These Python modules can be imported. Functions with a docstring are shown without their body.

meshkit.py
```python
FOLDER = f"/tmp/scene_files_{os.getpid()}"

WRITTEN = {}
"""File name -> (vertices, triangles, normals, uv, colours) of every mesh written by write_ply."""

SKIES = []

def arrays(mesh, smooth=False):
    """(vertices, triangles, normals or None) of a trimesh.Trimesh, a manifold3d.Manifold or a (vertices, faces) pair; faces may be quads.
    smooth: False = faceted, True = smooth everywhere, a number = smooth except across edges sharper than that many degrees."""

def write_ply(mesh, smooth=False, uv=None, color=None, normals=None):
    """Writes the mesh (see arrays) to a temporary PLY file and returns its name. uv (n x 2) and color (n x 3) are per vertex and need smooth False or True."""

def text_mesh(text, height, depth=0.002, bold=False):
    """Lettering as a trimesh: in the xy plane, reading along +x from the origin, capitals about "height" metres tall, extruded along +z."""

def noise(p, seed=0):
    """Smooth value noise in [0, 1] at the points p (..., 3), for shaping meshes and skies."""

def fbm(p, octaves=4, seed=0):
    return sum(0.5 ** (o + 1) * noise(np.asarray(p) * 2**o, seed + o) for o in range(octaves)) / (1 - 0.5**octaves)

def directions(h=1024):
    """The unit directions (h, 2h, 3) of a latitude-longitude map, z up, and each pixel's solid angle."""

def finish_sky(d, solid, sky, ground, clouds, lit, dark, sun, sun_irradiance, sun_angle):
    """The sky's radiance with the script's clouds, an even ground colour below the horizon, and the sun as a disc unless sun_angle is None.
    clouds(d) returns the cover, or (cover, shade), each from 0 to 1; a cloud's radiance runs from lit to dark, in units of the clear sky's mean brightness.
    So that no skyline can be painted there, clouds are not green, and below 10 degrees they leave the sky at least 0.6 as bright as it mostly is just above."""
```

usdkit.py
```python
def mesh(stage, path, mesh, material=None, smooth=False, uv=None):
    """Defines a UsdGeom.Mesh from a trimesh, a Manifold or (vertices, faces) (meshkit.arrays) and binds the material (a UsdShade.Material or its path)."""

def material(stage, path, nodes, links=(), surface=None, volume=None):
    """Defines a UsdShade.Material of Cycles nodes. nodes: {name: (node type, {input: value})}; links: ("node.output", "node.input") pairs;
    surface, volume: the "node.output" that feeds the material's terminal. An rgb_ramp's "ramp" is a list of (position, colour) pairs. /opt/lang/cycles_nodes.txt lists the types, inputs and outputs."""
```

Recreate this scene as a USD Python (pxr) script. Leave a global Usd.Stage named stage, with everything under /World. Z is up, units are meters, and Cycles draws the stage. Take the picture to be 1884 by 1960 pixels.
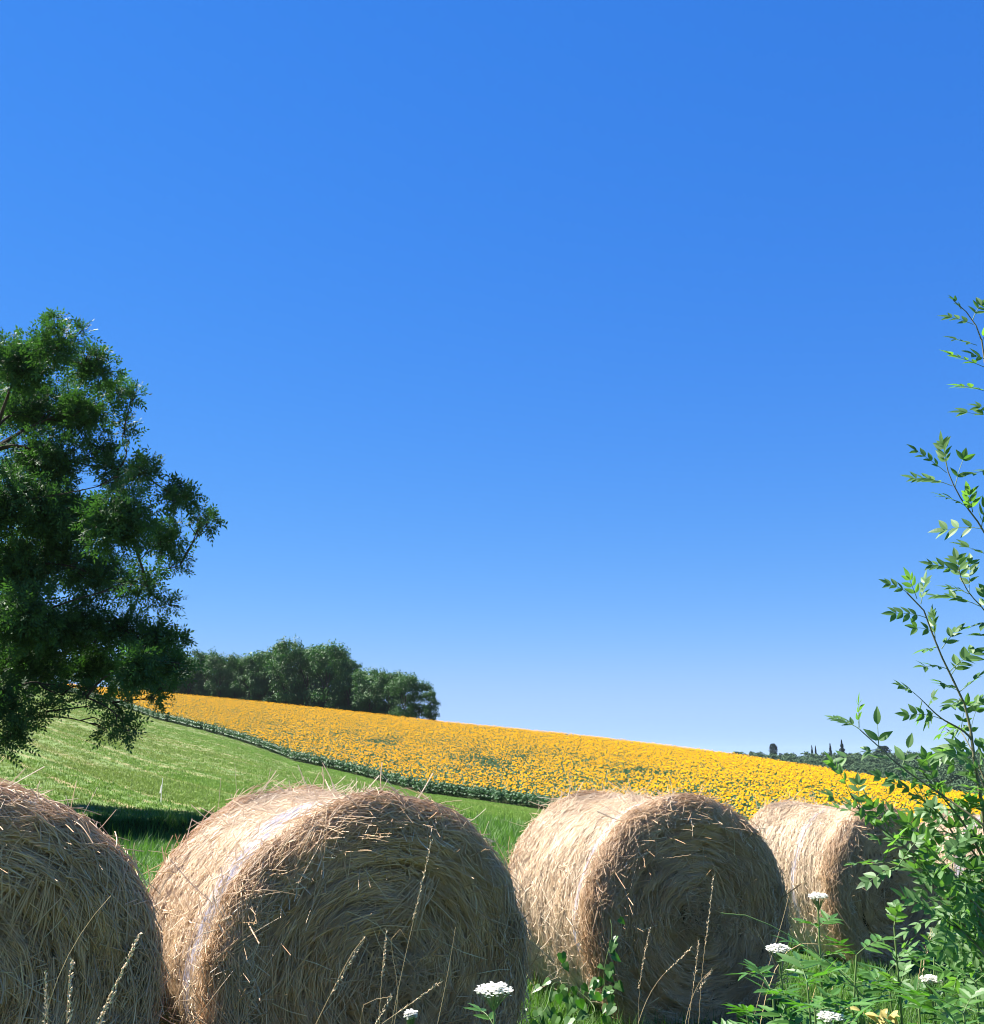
import math, numpy as np, trimesh, usdkit, meshkit
from pxr import Usd, UsdGeom, UsdLux, UsdShade, Sdf, Gf, Vt

stage = Usd.Stage.CreateInMemory()
UsdGeom.SetStageUpAxis(stage, 'Z')
UsdGeom.SetStageMetersPerUnit(stage, 1.0)
world = UsdGeom.Xform.Define(stage, '/World')
stage.SetDefaultPrim(world.GetPrim())
T = Sdf.ValueTypeNames

# ------------------------------------------------------------------ camera, sky, sun, exposure
F_PX, U0, V0, HORIZON, EYE = 1930.0, 942.0, 980.0, 1450.0, 1.55      # lens in units of a 1884 px wide picture
PITCH = math.atan((HORIZON - V0) / F_PX)
cam = UsdGeom.Camera.Define(stage, '/World/camera')
cam.CreateHorizontalApertureAttr(36.0)
cam.CreateVerticalApertureAttr(36.0 * 1024 / 984)
cam.CreateFocalLengthAttr(36.0 * F_PX / 1884)
cam.CreateClippingRangeAttr(Gf.Vec2f(0.1, 8000))
cam.AddTranslateOp().Set(Gf.Vec3d(0, 0, EYE))
cam.AddRotateXOp().Set(90 + math.degrees(PITCH))
cam.CreateExposureAttr(2.0)

SUN_AZ = math.radians(-66.0)          # towards the sun, clockwise from +y: left, a little behind the bales
SUN_EL = math.radians(50.0)
SKY_STRENGTH, SUN_INTENSITY = 0.06, 1.25
usdkit.material(stage, '/World/Looks/sky', {
    's': ('sky_texture', {'sky_type': 'single_scattering', 'sun_disc': False, 'sun_elevation': SUN_EL, 'sun_rotation': SUN_AZ,
                          'altitude': 100.0, 'air_density': 0.55, 'aerosol_density': 0.0, 'ozone_density': 6.0}),
    'g': ('gamma', {'gamma': 0.47}), 'h': ('hsv', {'hue': 0.5235, 'saturation': 1.86, 'value': 2.46, 'fac': 1.0}),
    'k': ('vector_math', {'math_type': 'divide', 'vector2': (1.8, 2.85, 4.6)}), 'q': ('vector_math', {'math_type': 'power', 'vector2': (4.0, 4.0, 4.0)}),
    'o': ('vector_math', {'math_type': 'add', 'vector2': (1.0, 1.0, 1.0)}), 'w': ('vector_math', {'math_type': 'power', 'vector2': (0.25, 0.25, 0.25)}), 'd': ('vector_math', {'math_type': 'divide'}),
    'b': ('background_shader', {'strength': SKY_STRENGTH})},
    [('s.color', 'g.color'), ('g.color', 'h.color'), ('h.color', 'k.vector1'), ('k.vector', 'q.vector1'), ('q.vector', 'o.vector1'), ('o.vector', 'w.vector1'), ('h.color', 'd.vector1'), ('w.vector', 'd.vector2'), ('d.vector', 'b.color')], surface='b.background')
sky = UsdLux.DomeLight.Define(stage, '/World/sky')
UsdShade.MaterialBindingAPI.Apply(sky.GetPrim()).Bind(UsdShade.Material.Get(stage, '/World/Looks/sky'))
sun = UsdLux.DistantLight.Define(stage, '/World/sun')
sun.CreateNormalizeAttr(True) if hasattr(sun, 'CreateNormalizeAttr') else None
sun.CreateIntensityAttr(SUN_INTENSITY)
sun.CreateAngleAttr(0.5)
sun.CreateColorAttr(Gf.Vec3f(1.0, 0.95, 0.87))
to_sun = np.array([math.sin(SUN_AZ) * math.cos(SUN_EL), math.cos(SUN_AZ) * math.cos(SUN_EL), math.sin(SUN_EL)])
_z = to_sun; _x = np.cross([0, 0, 1.0], _z); _x /= np.linalg.norm(_x); _y = np.cross(_z, _x)
m4 = np.eye(4); m4[0, :3], m4[1, :3], m4[2, :3] = _x, _y, _z
sun.AddTransformOp().Set(Gf.Matrix4d(*m4.ravel().tolist()))


# ------------------------------------------------------------------ helpers
def ray(u, v):
    """Unit-depth direction of a picture point (1884 px wide picture), so that measured places can be turned into the scene's metres."""
    a, b = (np.asarray(u, float) - U0) / F_PX, (V0 - np.asarray(v, float)) / F_PX
    c, s = math.cos(PITCH), math.sin(PITCH)
    return np.stack(np.broadcast_arrays(a, c - b * s, s + b * c), -1)


def at(u, v, y):
    """World point seen at (u, v) and y metres ahead."""
    d = ray(u, v)
    return d * (np.asarray(y) / d[..., 1])[..., None] + [0, 0, EYE]


def az_te(u, v):
    d = ray(u, v)
    return np.arctan2(d[..., 0], d[..., 1]), d[..., 2] / np.hypot(d[..., 0], d[..., 1])


def project(p):
    p = np.asarray(p, float)
    c, s = math.cos(PITCH), math.sin(PITCH)
    y, z = p[..., 1], p[..., 2] - EYE
    d = y * c + z * s
    return U0 + F_PX * p[..., 0] / d, V0 - F_PX * (z * c - y * s) / d


names = {}


def numbered(parent, name):
    k = names.get((parent, name), 0)
    names[(parent, name)] = k + 1
    return name if k == 0 else f'{name}_{k:03d}'


def path_of(parent):
    return '/World' if parent is None else str(parent.GetPath())


def tag(p, label=None, cat=None, group=None, kind=None):
    for k, v in (('label', label), ('category', cat), ('group', group), ('kind', kind)):
        if v:
            p.SetCustomDataByKey(k, v)
    return p


def thing(name, label, cat, loc=(0, 0, 0), rotz=0.0, scale=None, group=None, kind=None):
    x = UsdGeom.Xform.Define(stage, '/World/' + numbered('/World', name))
    x.AddTranslateOp().Set(Gf.Vec3d(*map(float, loc)))
    if rotz:
        x.AddRotateZOp().Set(math.degrees(rotz))
    if scale is not None:
        x.AddScaleOp().Set(Gf.Vec3f(*map(float, np.broadcast_to(scale, 3))))
    return tag(x.GetPrim(), label, cat, group, kind)


def obj(name, mesh, mat, parent=None, smooth=False, kind=None, label=None, uv=None):
    pp = path_of(parent)
    g = usdkit.mesh(stage, f'{pp}/{numbered(pp, name)}', mesh, mat, smooth=smooth, uv=uv)
    return tag(g.GetPrim(), label=label, kind=kind)


def copy_of(src, loc, rotz=0.0, scale=None, label=None, cat=None, group=None):
    was = src.GetCustomData()
    base = src.GetName().rstrip('0123456789').rstrip('_')
    r = thing(base, label or was.get('label'), cat or was.get('category'), loc, rotz, scale, group or was.get('group'))
    r.GetReferences().AddInternalReference(src.GetPath())
    r.SetInstanceable(True)
    return r


def curves(name, pts, width, mat, parent, kind='stuff'):
    """pts (n, k, 3): n strands of k points; width per strand."""
    n, k = pts.shape[:2]
    pp = path_of(parent)
    c = UsdGeom.BasisCurves.Define(stage, f'{pp}/{numbered(pp, name)}')
    c.CreateTypeAttr('linear')
    c.CreatePointsAttr(Vt.Vec3fArray.FromNumpy(pts.reshape(-1, 3).astype(np.float32)))
    c.CreateCurveVertexCountsAttr(Vt.IntArray.FromNumpy(np.full(n, k, np.int32)))
    c.CreateWidthsAttr(Vt.FloatArray.FromNumpy(np.repeat(np.broadcast_to(width, n), k).astype(np.float32)))
    c.SetWidthsInterpolation('vertex')
    UsdShade.MaterialBindingAPI.Apply(c.GetPrim()).Bind(mat)
    return tag(c.GetPrim(), kind=kind)


def instancer(name, protos, loc, yaw, scale, which, parent=None, tilt=None, label=None, cat=None, kind='stuff'):
    """protos: list of lists of (part name, mesh, material, smooth)."""
    pp = path_of(parent)
    pi = UsdGeom.PointInstancer.Define(stage, f'{pp}/{numbered(pp, name)}')
    targets = []
    for i, parts in enumerate(protos):
        x = UsdGeom.Xform.Define(stage, f'{pi.GetPath()}/{numbered(str(pi.GetPath()), "kind")}')
        for nm, mesh, mat, sm in parts:
            usdkit.mesh(stage, f'{x.GetPath()}/{nm}', mesh, mat, smooth=sm)
        targets.append(x.GetPath())
    pi.CreatePrototypesRel().SetTargets(targets)
    n = len(loc)
    pi.CreateProtoIndicesAttr(Vt.IntArray.FromNumpy(np.asarray(which, np.int32)))
    pi.CreatePositionsAttr(Vt.Vec3fArray.FromNumpy(np.asarray(loc, np.float32)))
    sc = np.asarray(scale, float)
    sc = np.repeat(sc[:, None], 3, 1) if sc.ndim == 1 else sc
    pi.CreateScalesAttr(Vt.Vec3fArray.FromNumpy(sc.astype(np.float32)))
    half = np.asarray(yaw) / 2
    q = np.stack([np.cos(half), np.zeros(n), np.zeros(n), np.sin(half)], 1)      # w x y z
    if tilt is not None:                                                        # a random extra turn about x, applied first
        h2 = np.asarray(tilt) / 2
        q = np.stack([q[:, 0] * np.cos(h2), q[:, 0] * np.sin(h2), q[:, 3] * np.sin(h2), q[:, 3] * np.cos(h2)], 1)
    pi.CreateOrientationsAttr(Vt.QuathArray([Gf.Quath(*map(float, a)) for a in q]))
    return tag(pi.GetPrim(), label, cat, None, kind)


def merge(parts):
    vs, fs, n = [], [], 0
    for v, f in parts:
        vs.append(v); fs.append(np.asarray(f) + n); n += len(v)
    return np.vstack(vs), np.vstack(fs)


def norm(a):
    a = np.asarray(a, float)
    return a / np.maximum(np.linalg.norm(a, axis=-1, keepdims=True), 1e-9)


def tube(points, radii, sides=6):
    p = np.asarray(points, float)
    t = norm(np.gradient(p, axis=0))
    up = np.array([0.13, 0.31, 0.94])
    a = np.cross(t, up); bad = np.linalg.norm(a, axis=1) < 0.15
    a[bad] = np.cross(t[bad], [1.0, 0.2, 0]); a = norm(a)
    b = np.cross(t, a)
    ang = np.arange(sides) * 2 * np.pi / sides
    r = np.broadcast_to(radii, (len(p),))[:, None, None]
    v = p[:, None] + r * (np.cos(ang)[None, :, None] * a[:, None] + np.sin(ang)[None, :, None] * b[:, None])
    i, j = np.meshgrid(np.arange(len(p) - 1), np.arange(sides), indexing='ij')
    q = np.stack([i * sides + j, i * sides + (j + 1) % sides, (i + 1) * sides + (j + 1) % sides, (i + 1) * sides + j], -1).reshape(-1, 4)
    f = np.vstack([q[:, [0, 1, 2]], q[:, [0, 2, 3]]])
    caps = [[0, k + 1, k] for k in range(1, sides - 1)] + [[(len(p) - 1) * sides, (len(p) - 1) * sides + k, (len(p) - 1) * sides + k + 1] for k in range(1, sides - 1)]
    return v.reshape(-1, 3), np.vstack([f, caps])


def smooth_line(pts, n=12):
    p = np.asarray(pts, float)
    if len(p) < 3:
        return p[0] + np.linspace(0, 1, n)[:, None] * (p[-1] - p[0])
    from scipy.interpolate import CubicSpline
    d = np.r_[0, np.cumsum(np.linalg.norm(np.diff(p, axis=0), axis=1))]
    return CubicSpline(d, p)(np.linspace(0, d[-1], n))


# ------------------------------------------------------------------ materials
def simple(name, stops, noise=6.0, rough=0.6, spec=0.3, bump=None, island=0.0, obj_random=False, translucent=None, tr_fac=0.35, detail=4.0, stretch=None):
    """A principled surface whose colour runs over stops by noise (object space), by mesh island or by copy."""
    nodes = {'tc': ('texture_coordinate', {}), 'n': ('noise_texture', {'scale': noise, 'detail': detail, 'roughness': 0.6}),
             'r': ('rgb_ramp', {'ramp': stops}), 'p': ('principled_bsdf', {'roughness': rough, 'specular_ior_level': spec})}
    links = [('r.color', 'p.base_color')]
    if stretch:
        nodes['m'] = ('mapping', {'scale': stretch}); links += [('tc.object', 'm.vector'), ('m.vector', 'n.vector')]
    else:
        links += [('tc.object', 'n.vector')]
    if island or obj_random:
        if island and obj_random:
            nodes['ge'] = ('geometry', {}); nodes['oi'] = ('object_info', {})
            nodes['av'] = ('mix_float', {'fac': 0.5}); links += [('ge.random_per_island', 'av.a'), ('oi.random', 'av.b')]
            src = 'av.result'
        elif island:
            nodes['ge'] = ('geometry', {}); src = 'ge.random_per_island'
        else:
            nodes['oi'] = ('object_info', {}); src = 'oi.random'
        nodes['mx'] = ('mix_float', {'fac': island or 0.6}); links += [('n.fac', 'mx.a'), (src, 'mx.b'), ('mx.result', 'r.fac')]
    else:
        links += [('n.fac', 'r.fac')]
    if bump:
        nodes['bn'] = ('noise_texture', {'scale': bump[0], 'detail': 5.0}); nodes['bp'] = ('bump', {'strength': bump[1], 'distance': bump[2]})
        links += [('tc.object', 'bn.vector'), ('bn.fac', 'bp.height'), ('bp.normal', 'p.normal')]
    surf = 'p.BSDF'
    if translucent:
        nodes['t'] = ('translucent_bsdf', {}); nodes['tm'] = ('mix', {'mix_type': 'multiply', 'fac': 1.0, 'color2': translucent}); nodes['mc'] = ('mix_closure', {'fac': tr_fac})
        links += [('r.color', 'tm.color1'), ('tm.color', 't.color'), ('p.BSDF', 'mc.closure1'), ('t.BSDF', 'mc.closure2')]
        surf = 'mc.closure'
    return usdkit.material(stage, '/World/Looks/' + name, nodes, links, surface=surf)


def strand(name, stops, rough=0.45, spec=0.35):
    """For curve strands: the colour comes from the strand's number and from a coarse noise in space."""
    nodes = {'hi': ('hair_info', {}), 'w': ('white_noise_texture', {'dimensions': '1D'}), 'tc': ('texture_coordinate', {}),
             'n': ('noise_texture', {'scale': 5.0, 'detail': 3.0}), 'mx': ('mix_float', {'fac': 0.72}),
             'r': ('rgb_ramp', {'ramp': stops}), 'p': ('principled_bsdf', {'roughness': rough, 'specular_ior_level': spec}),
             'n2': ('noise_texture', {'scale': 2.6, 'detail': 4.0, 'roughness': .65}), 'r2': ('rgb_ramp', {'ramp': [(.42, (1, 1, 1)), (.56, (.86, .83, .80)), (.68, (.62, .60, .58))]}), 'mu': ('mix', {'mix_type': 'multiply', 'fac': 1.0})}
    links = [('tc.object', 'n2.vector'), ('n2.fac', 'r2.fac'), ('r2.color', 'mu.color2'), ('r.color', 'mu.color1'), ('hi.index', 'w.w'), ('tc.object', 'n.vector'), ('n.fac', 'mx.a'), ('w.value', 'mx.b'), ('mx.result', 'r.fac'), ('mu.color', 'p.base_color')]
    return usdkit.material(stage, '/World/Looks/' + name, nodes, links, surface='p.BSDF')


M = {}
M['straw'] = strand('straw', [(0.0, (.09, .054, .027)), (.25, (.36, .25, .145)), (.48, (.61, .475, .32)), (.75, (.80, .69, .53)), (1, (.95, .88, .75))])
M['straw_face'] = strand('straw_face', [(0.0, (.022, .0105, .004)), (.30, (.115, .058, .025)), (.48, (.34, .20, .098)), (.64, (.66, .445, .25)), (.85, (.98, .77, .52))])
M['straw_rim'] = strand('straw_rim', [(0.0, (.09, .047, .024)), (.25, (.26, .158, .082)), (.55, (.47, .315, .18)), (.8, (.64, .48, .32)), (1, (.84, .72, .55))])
M['net'] = strand('net', [(0.0, (.58, .58, .68)), (1, (.80, .80, .90))], rough=0.25, spec=0.5)
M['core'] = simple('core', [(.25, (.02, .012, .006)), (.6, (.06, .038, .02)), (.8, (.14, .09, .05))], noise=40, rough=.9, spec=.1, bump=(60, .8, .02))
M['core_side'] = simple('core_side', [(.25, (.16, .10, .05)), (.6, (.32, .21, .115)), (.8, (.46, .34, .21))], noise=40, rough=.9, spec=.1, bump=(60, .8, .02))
M['loose'] = simple('loose', [(.2, (.42, .29, .14)), (.8, (.74, .60, .40))], noise=9, rough=.4, spec=.4)
M['dry'] = simple('dry', [(.2, (.34, .22, .10)), (.8, (.62, .46, .25))], noise=12, rough=.6)
M['seed'] = simple('seed', [(.2, (.36, .25, .14)), (.8, (.66, .53, .36))], noise=60, rough=.8)
M['leaf_bush'] = simple('leaf_bush', [(.2, (.050, .110, .036)), (.55, (.105, .195, .062)), (.9, (.185, .275, .10))], noise=2.5, rough=.5, spec=.3, obj_random=True, island=.55, translucent=(1.9, 2.3, .7), tr_fac=.38)
M['leaf_elder'] = simple('leaf_elder', [(.2, (.040, .105, .022)), (.55, (.070, .165, .030)), (.9, (.115, .225, .045))], noise=3, rough=.45, spec=.4, obj_random=True, island=.5, translucent=(1.4, 1.9, .5), tr_fac=.33)
M['stem_green'] = simple('stem_green', [(.2, (.07, .12, .03)), (.8, (.14, .20, .07))], noise=15, rough=.5)
M['twig'] = simple('twig', [(.2, (.06, .055, .03)), (.8, (.16, .15, .08))], noise=15, rough=.6)
M['umbel'] = simple('umbel', [(.2, (.72, .72, .66)), (.8, (.86, .86, .82))], noise=30, rough=.6, translucent=(1, 1, 1), tr_fac=.3)
M['withered'] = simple('withered', [(.2, (.30, .27, .07)), (.8, (.50, .40, .16))], noise=14, rough=.6, translucent=(1.2, 1.1, .5), tr_fac=.3)
M['grass'] = simple('grass', [(.15, (.045, .100, .022)), (.5, (.085, .165, .036)), (.85, (.15, .22, .065))], noise=2, rough=.55, spec=.2, island=.5, obj_random=True, translucent=(1.3, 1.7, .5), tr_fac=.3)
M['crop'] = simple('crop', [(.1, (.085, .150, .030)), (.5, (.135, .215, .045)), (.9, (.21, .26, .085))], noise=.6, rough=.6, spec=.15, island=.45, obj_random=True, translucent=(1.2, 1.4, .6), tr_fac=.25)
M['crop'] = usdkit.material(stage, '/World/Looks/crop_rows', {
    'g': ('geometry', {}), 'oi': ('object_info', {}), 'av': ('mix_float', {'fac': .5}), 'r': ('rgb_ramp', {'ramp': [(.1, (.110, .205, .033)), (.5, (.165, .285, .048)), (.9, (.235, .33, .085))]}),
    'rot': ('vector_rotate', {'rotate_type': 'z_axis', 'angle': math.atan2(.8, .6)}), 'mp': ('mapping', {'scale': (.006, .62, 0)}), 'ns': ('noise_texture', {'scale': 1.0, 'detail': 4.0, 'roughness': .7}),
    'mb': ('mapping', {'scale': (.012, .03, 0)}), 'nb': ('noise_texture', {'scale': 1.0, 'detail': 2.0}), 'ad': ('math', {'math_type': 'add'}),
    'rs': ('rgb_ramp', {'ramp': [(.47, (0, 0, 0)), (.66, (.36, .36, .36))]}), 'sc': ('math', {'math_type': 'multiply', 'value2': .5}), 'bw': ('rgb_to_bw', {}), 'm': ('mix', {'color2': (.36, .27, .12)}),
    'p': ('principled_bsdf', {'roughness': .65, 'specular_ior_level': .12}), 't': ('translucent_bsdf', {}), 'mc': ('mix_closure', {'fac': .22})},
    [('g.random_per_island', 'av.a'), ('oi.random', 'av.b'), ('av.result', 'r.fac'), ('g.position', 'rot.vector'), ('rot.vector', 'mp.vector'), ('mp.vector', 'ns.vector'), ('rot.vector', 'mb.vector'), ('mb.vector', 'nb.vector'),
     ('ns.fac', 'ad.value1'), ('nb.fac', 'ad.value2'), ('ad.value', 'sc.value1'), ('sc.value', 'rs.fac'), ('rs.color', 'bw.color'), ('bw.val', 'm.fac'), ('r.color', 'm.color1'), ('m.color', 'p.base_color'), ('m.color', 't.color'), ('p.BSDF', 'mc.closure1'), ('t.BSDF', 'mc.closure2')], surface='mc.closure')
M['bark'] = simple('bark', [(.25, (.022, .016, .011)), (.7, (.07, .054, .037))], noise=7, rough=.9, spec=.1, bump=(22, .8, .03), stretch=(1, 1, .25))
M['ash_leaf'] = simple('ash_leaf', [(.15, (.022, .054, .019)), (.5, (.05, .105, .036)), (.85, (.12, .19, .062))], noise=.7, rough=.65, spec=.15, island=.5, obj_random=True, translucent=(1.4, 1.9, .6), tr_fac=.22)
M['oak_leaf'] = simple('oak_leaf', [(.1, (.020, .056, .015)), (.5, (.042, .105, .026)), (.9, (.080, .155, .038))], noise=3.0, rough=.6, spec=.2, island=.35, obj_random=True, translucent=(1.4, 1.8, .5), tr_fac=.15)
M['far_leaf'] = simple('far_leaf', [(.1, (.040, .078, .040)), (.5, (.064, .112, .054)), (.9, (.095, .145, .068))], noise=3.0, rough=.7, spec=.1, island=.35, obj_random=True)
M['conifer'] = simple('conifer', [(.1, (.020, .040, .028)), (.9, (.042, .066, .044))], noise=3.0, rough=.7, spec=.1, island=.4)
M['petal'] = simple('petal', [(.1, (.88, .40, .000)), (.5, (.94, .50, .000)), (.9, (.97, .62, .001))], noise=.3, rough=1, spec=.0, obj_random=True, island=.5, translucent=(1, .95, .8), tr_fac=.3)
M['disc'] = simple('disc', [(.2, (.16, .075, .012)), (.8, (.34, .18, .02))], noise=8, rough=.8)
M['sun_leaf'] = simple('sun_leaf', [(.1, (.026, .072, .026)), (.5, (.040, .108, .036)), (.9, (.070, .150, .048))], noise=.5, rough=.55, spec=.3, island=.45, obj_random=True, translucent=(1.3, 1.7, .5), tr_fac=.2)
M['white_plastic'] = simple('white_plastic', [(.2, (.78, .77, .74)), (.8, (.84, .83, .80))], noise=5, rough=.4, translucent=(1, 1, 1), tr_fac=.5)
M['plaster'] = simple('plaster', [(.2, (.58, .54, .47)), (.8, (.68, .64, .56))], noise=2, rough=.9)
M['roof_tile'] = simple('roof_tile', [(.2, (.30, .14, .08)), (.8, (.40, .21, .13))], noise=3, rough=.9)
M['glass'] = simple('window_glass', [(.2, (.02, .025, .03)), (.8, (.04, .045, .05))], noise=1, rough=.08, spec=.5)

ROW = np.array([0.6, -0.8])          # direction of the rows in both fields (x, y)


def ground_mat(name, stops, scale, stripe=None, bump=(3, .6, .1), fine=14.0):
    nodes = {'g': ('geometry', {}), 'n1': ('noise_texture', {'scale': scale, 'detail': 6.0, 'roughness': .65}), 'n2': ('noise_texture', {'scale': fine, 'detail': 4.0}),
             'mx': ('mix_float', {'fac': .4}), 'r': ('rgb_ramp', {'ramp': stops}), 'p': ('principled_bsdf', {'roughness': .9, 'specular_ior_level': .15}),
             'bp': ('bump', {'strength': bump[1], 'distance': bump[2]})}
    links = [('g.position', 'n1.vector'), ('g.position', 'n2.vector'), ('n1.fac', 'mx.a'), ('n2.fac', 'mx.b'), ('mx.result', 'r.fac'), ('n2.fac', 'bp.height'), ('bp.normal', 'p.normal')]
    out = 'r.color'
    if stripe:
        # bands along the drilling rows: the position turned so that the rows run along x, squeezed along them, through noise
        ang = math.atan2(-ROW[1], ROW[0])
        nodes['rot'] = ('vector_rotate', {'rotate_type': 'z_axis', 'angle': ang}); nodes['mp'] = ('mapping', {'scale': (.004, 1.9, 0)})
        nodes['ns'] = ('noise_texture', {'scale': 1.0, 'detail': 2.0, 'roughness': .5}); nodes['rs'] = ('rgb_ramp', {'ramp': [(stripe[1], (0, 0, 0)), (stripe[2], (1, 1, 1))]})
        nodes['bw'] = ('rgb_to_bw', {}); nodes['mc'] = ('mix', {'mix_type': 'mix', 'color2': stripe[0]})
        links += [('g.position', 'rot.vector'), ('rot.vector', 'mp.vector'), ('mp.vector', 'ns.vector'), ('ns.fac', 'rs.fac'), ('rs.color', 'bw.color'), ('bw.val', 'mc.fac'), ('r.color', 'mc.color1')]
        out = 'mc.color'
    links.append((out, 'p.base_color'))
    return usdkit.material(stage, '/World/Looks/' + name, nodes, links, surface='p.BSDF')


M['verge'] = ground_mat('verge', [(.3, (.035, .075, .018)), (.55, (.06, .115, .026)), (.75, (.11, .14, .045))], .8)
M['bank'] = ground_mat('bank', [(.3, (.022, .026, .010)), (.6, (.05, .05, .022)), (.8, (.10, .085, .045))], 1.2)
M['crop_soil'] = ground_mat('crop_soil', [(.3, (.075, .125, .03)), (.6, (.105, .16, .042)), (.8, (.155, .18, .07))], .35, stripe=((.27, .205, .105), .48, .70))
M['sun_soil'] = ground_mat('sun_soil', [(.3, (.03, .06, .02)), (.7, (.07, .08, .03))], .5)
M['hill'] = ground_mat('hill', [(.3, (.07, .10, .03)), (.7, (.15, .15, .06))], .02, fine=.3)

# ------------------------------------------------------------------ terrain: verge, crop field, sunflower field, hills beyond
def table(uvr, below=0.0):
    """picture points with distances -> azimuth, distance, ground height; below lowers from the plants' tops to the ground."""
    u, v, r = np.array(uvr, float).T
    a, te = az_te(u, v)
    z = EYE + te * r - below
    far = np.radians([-180., -75.]), np.radians([75., 180.])
    mid_r, mid_z = (r[0] + r[-1]) / 2, (z[0] + z[-1]) / 2
    return np.r_[far[0], a, far[1]], np.r_[mid_r, r[0], r, r[-1], mid_r], np.r_[mid_z, z[0], z, z[-1], mid_z]


TAB_E = table([(-400, 1572, 24), (150, 1572, 24), (600, 1570, 24), (950, 1569, 24), (1300, 1622, 24), (1884, 1690, 24), (2300, 1700, 24)])
TAB_S = table([(-400, 1220, 330), (75, 1312, 265), (300, 1378, 190), (560, 1457, 134), (800, 1518, 108), (1040, 1552, 94), (1200, 1578, 80), (1400, 1606, 66), (1884, 1645, 58), (2300, 1655, 56)])
TAB_C = table([(-400, 1250, 360), (75, 1304, 330), (330, 1326, 300), (830, 1378, 240), (1400, 1441, 190), (1700, 1489, 172), (1884, 1524, 165), (2300, 1590, 160)], below=1.55)


def knots(az):
    def at_(tab, c): return np.interp(az, tab[0], tab[c])
    rE, zE, rS, zS, rC, zC = at_(TAB_E, 1), at_(TAB_E, 2), at_(TAB_S, 1), at_(TAB_S, 2), at_(TAB_C, 1), at_(TAB_C, 2)
    one = np.ones_like(rE)
    ridge = np.interp(np.degrees(az), [-20, 5, 60, 90], [0, 1, 1, 0])
    R_ = np.stack([rE, rS, rC, rC + 14, rC + 90, 480 * one, 620 * one, 760 * one, 900 * one, 6000 * one], -1)
    Z_ = np.stack([zE, zS, zC, zC - .15, np.minimum(zC - 9, -12), -21 * one, -21 + 10 * ridge, -21 + 17 * ridge, -21 + 17.5 * ridge, -40 * one], -1)
    return R_, Z_


def bank_h(az):
    return np.interp(np.degrees(az), [-60, -45, -12, -5, 60], [0, .42, .42, .03, .03])


def near_z(x, y):
    return np.clip(.07 - .07 * x, -.9, .32) + .02 * (meshkit.noise(np.stack([x * .6, y * .6, 0 * x], -1), 3) - .5)


def ground_z(x, y):
    x, y = np.asarray(x, float), np.asarray(y, float)
    az, r = np.arctan2(x, y), np.hypot(x, y)
    R_, Z_ = knots(az)
    z = Z_[..., 0].copy()
    for k in range(R_.shape[-1] - 1):
        t = (r - R_[..., k]) / (R_[..., k + 1] - R_[..., k])
        z = np.where(t >= 0, Z_[..., k] + np.minimum(t, 1) * (Z_[..., k + 1] - Z_[..., k]), z)
    foot, bh = R_[..., 0] - .45, bank_h(az)
    t = np.clip((r - 12) / (foot - 12), 0, 1); t = t * t * (3 - 2 * t)
    low = near_z(x, y) * (1 - t) + (Z_[..., 0] - bh) * t
    return np.where(r < R_[..., 0], low + bh * np.clip((r - foot) / .45, 0, 1), z)


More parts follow.
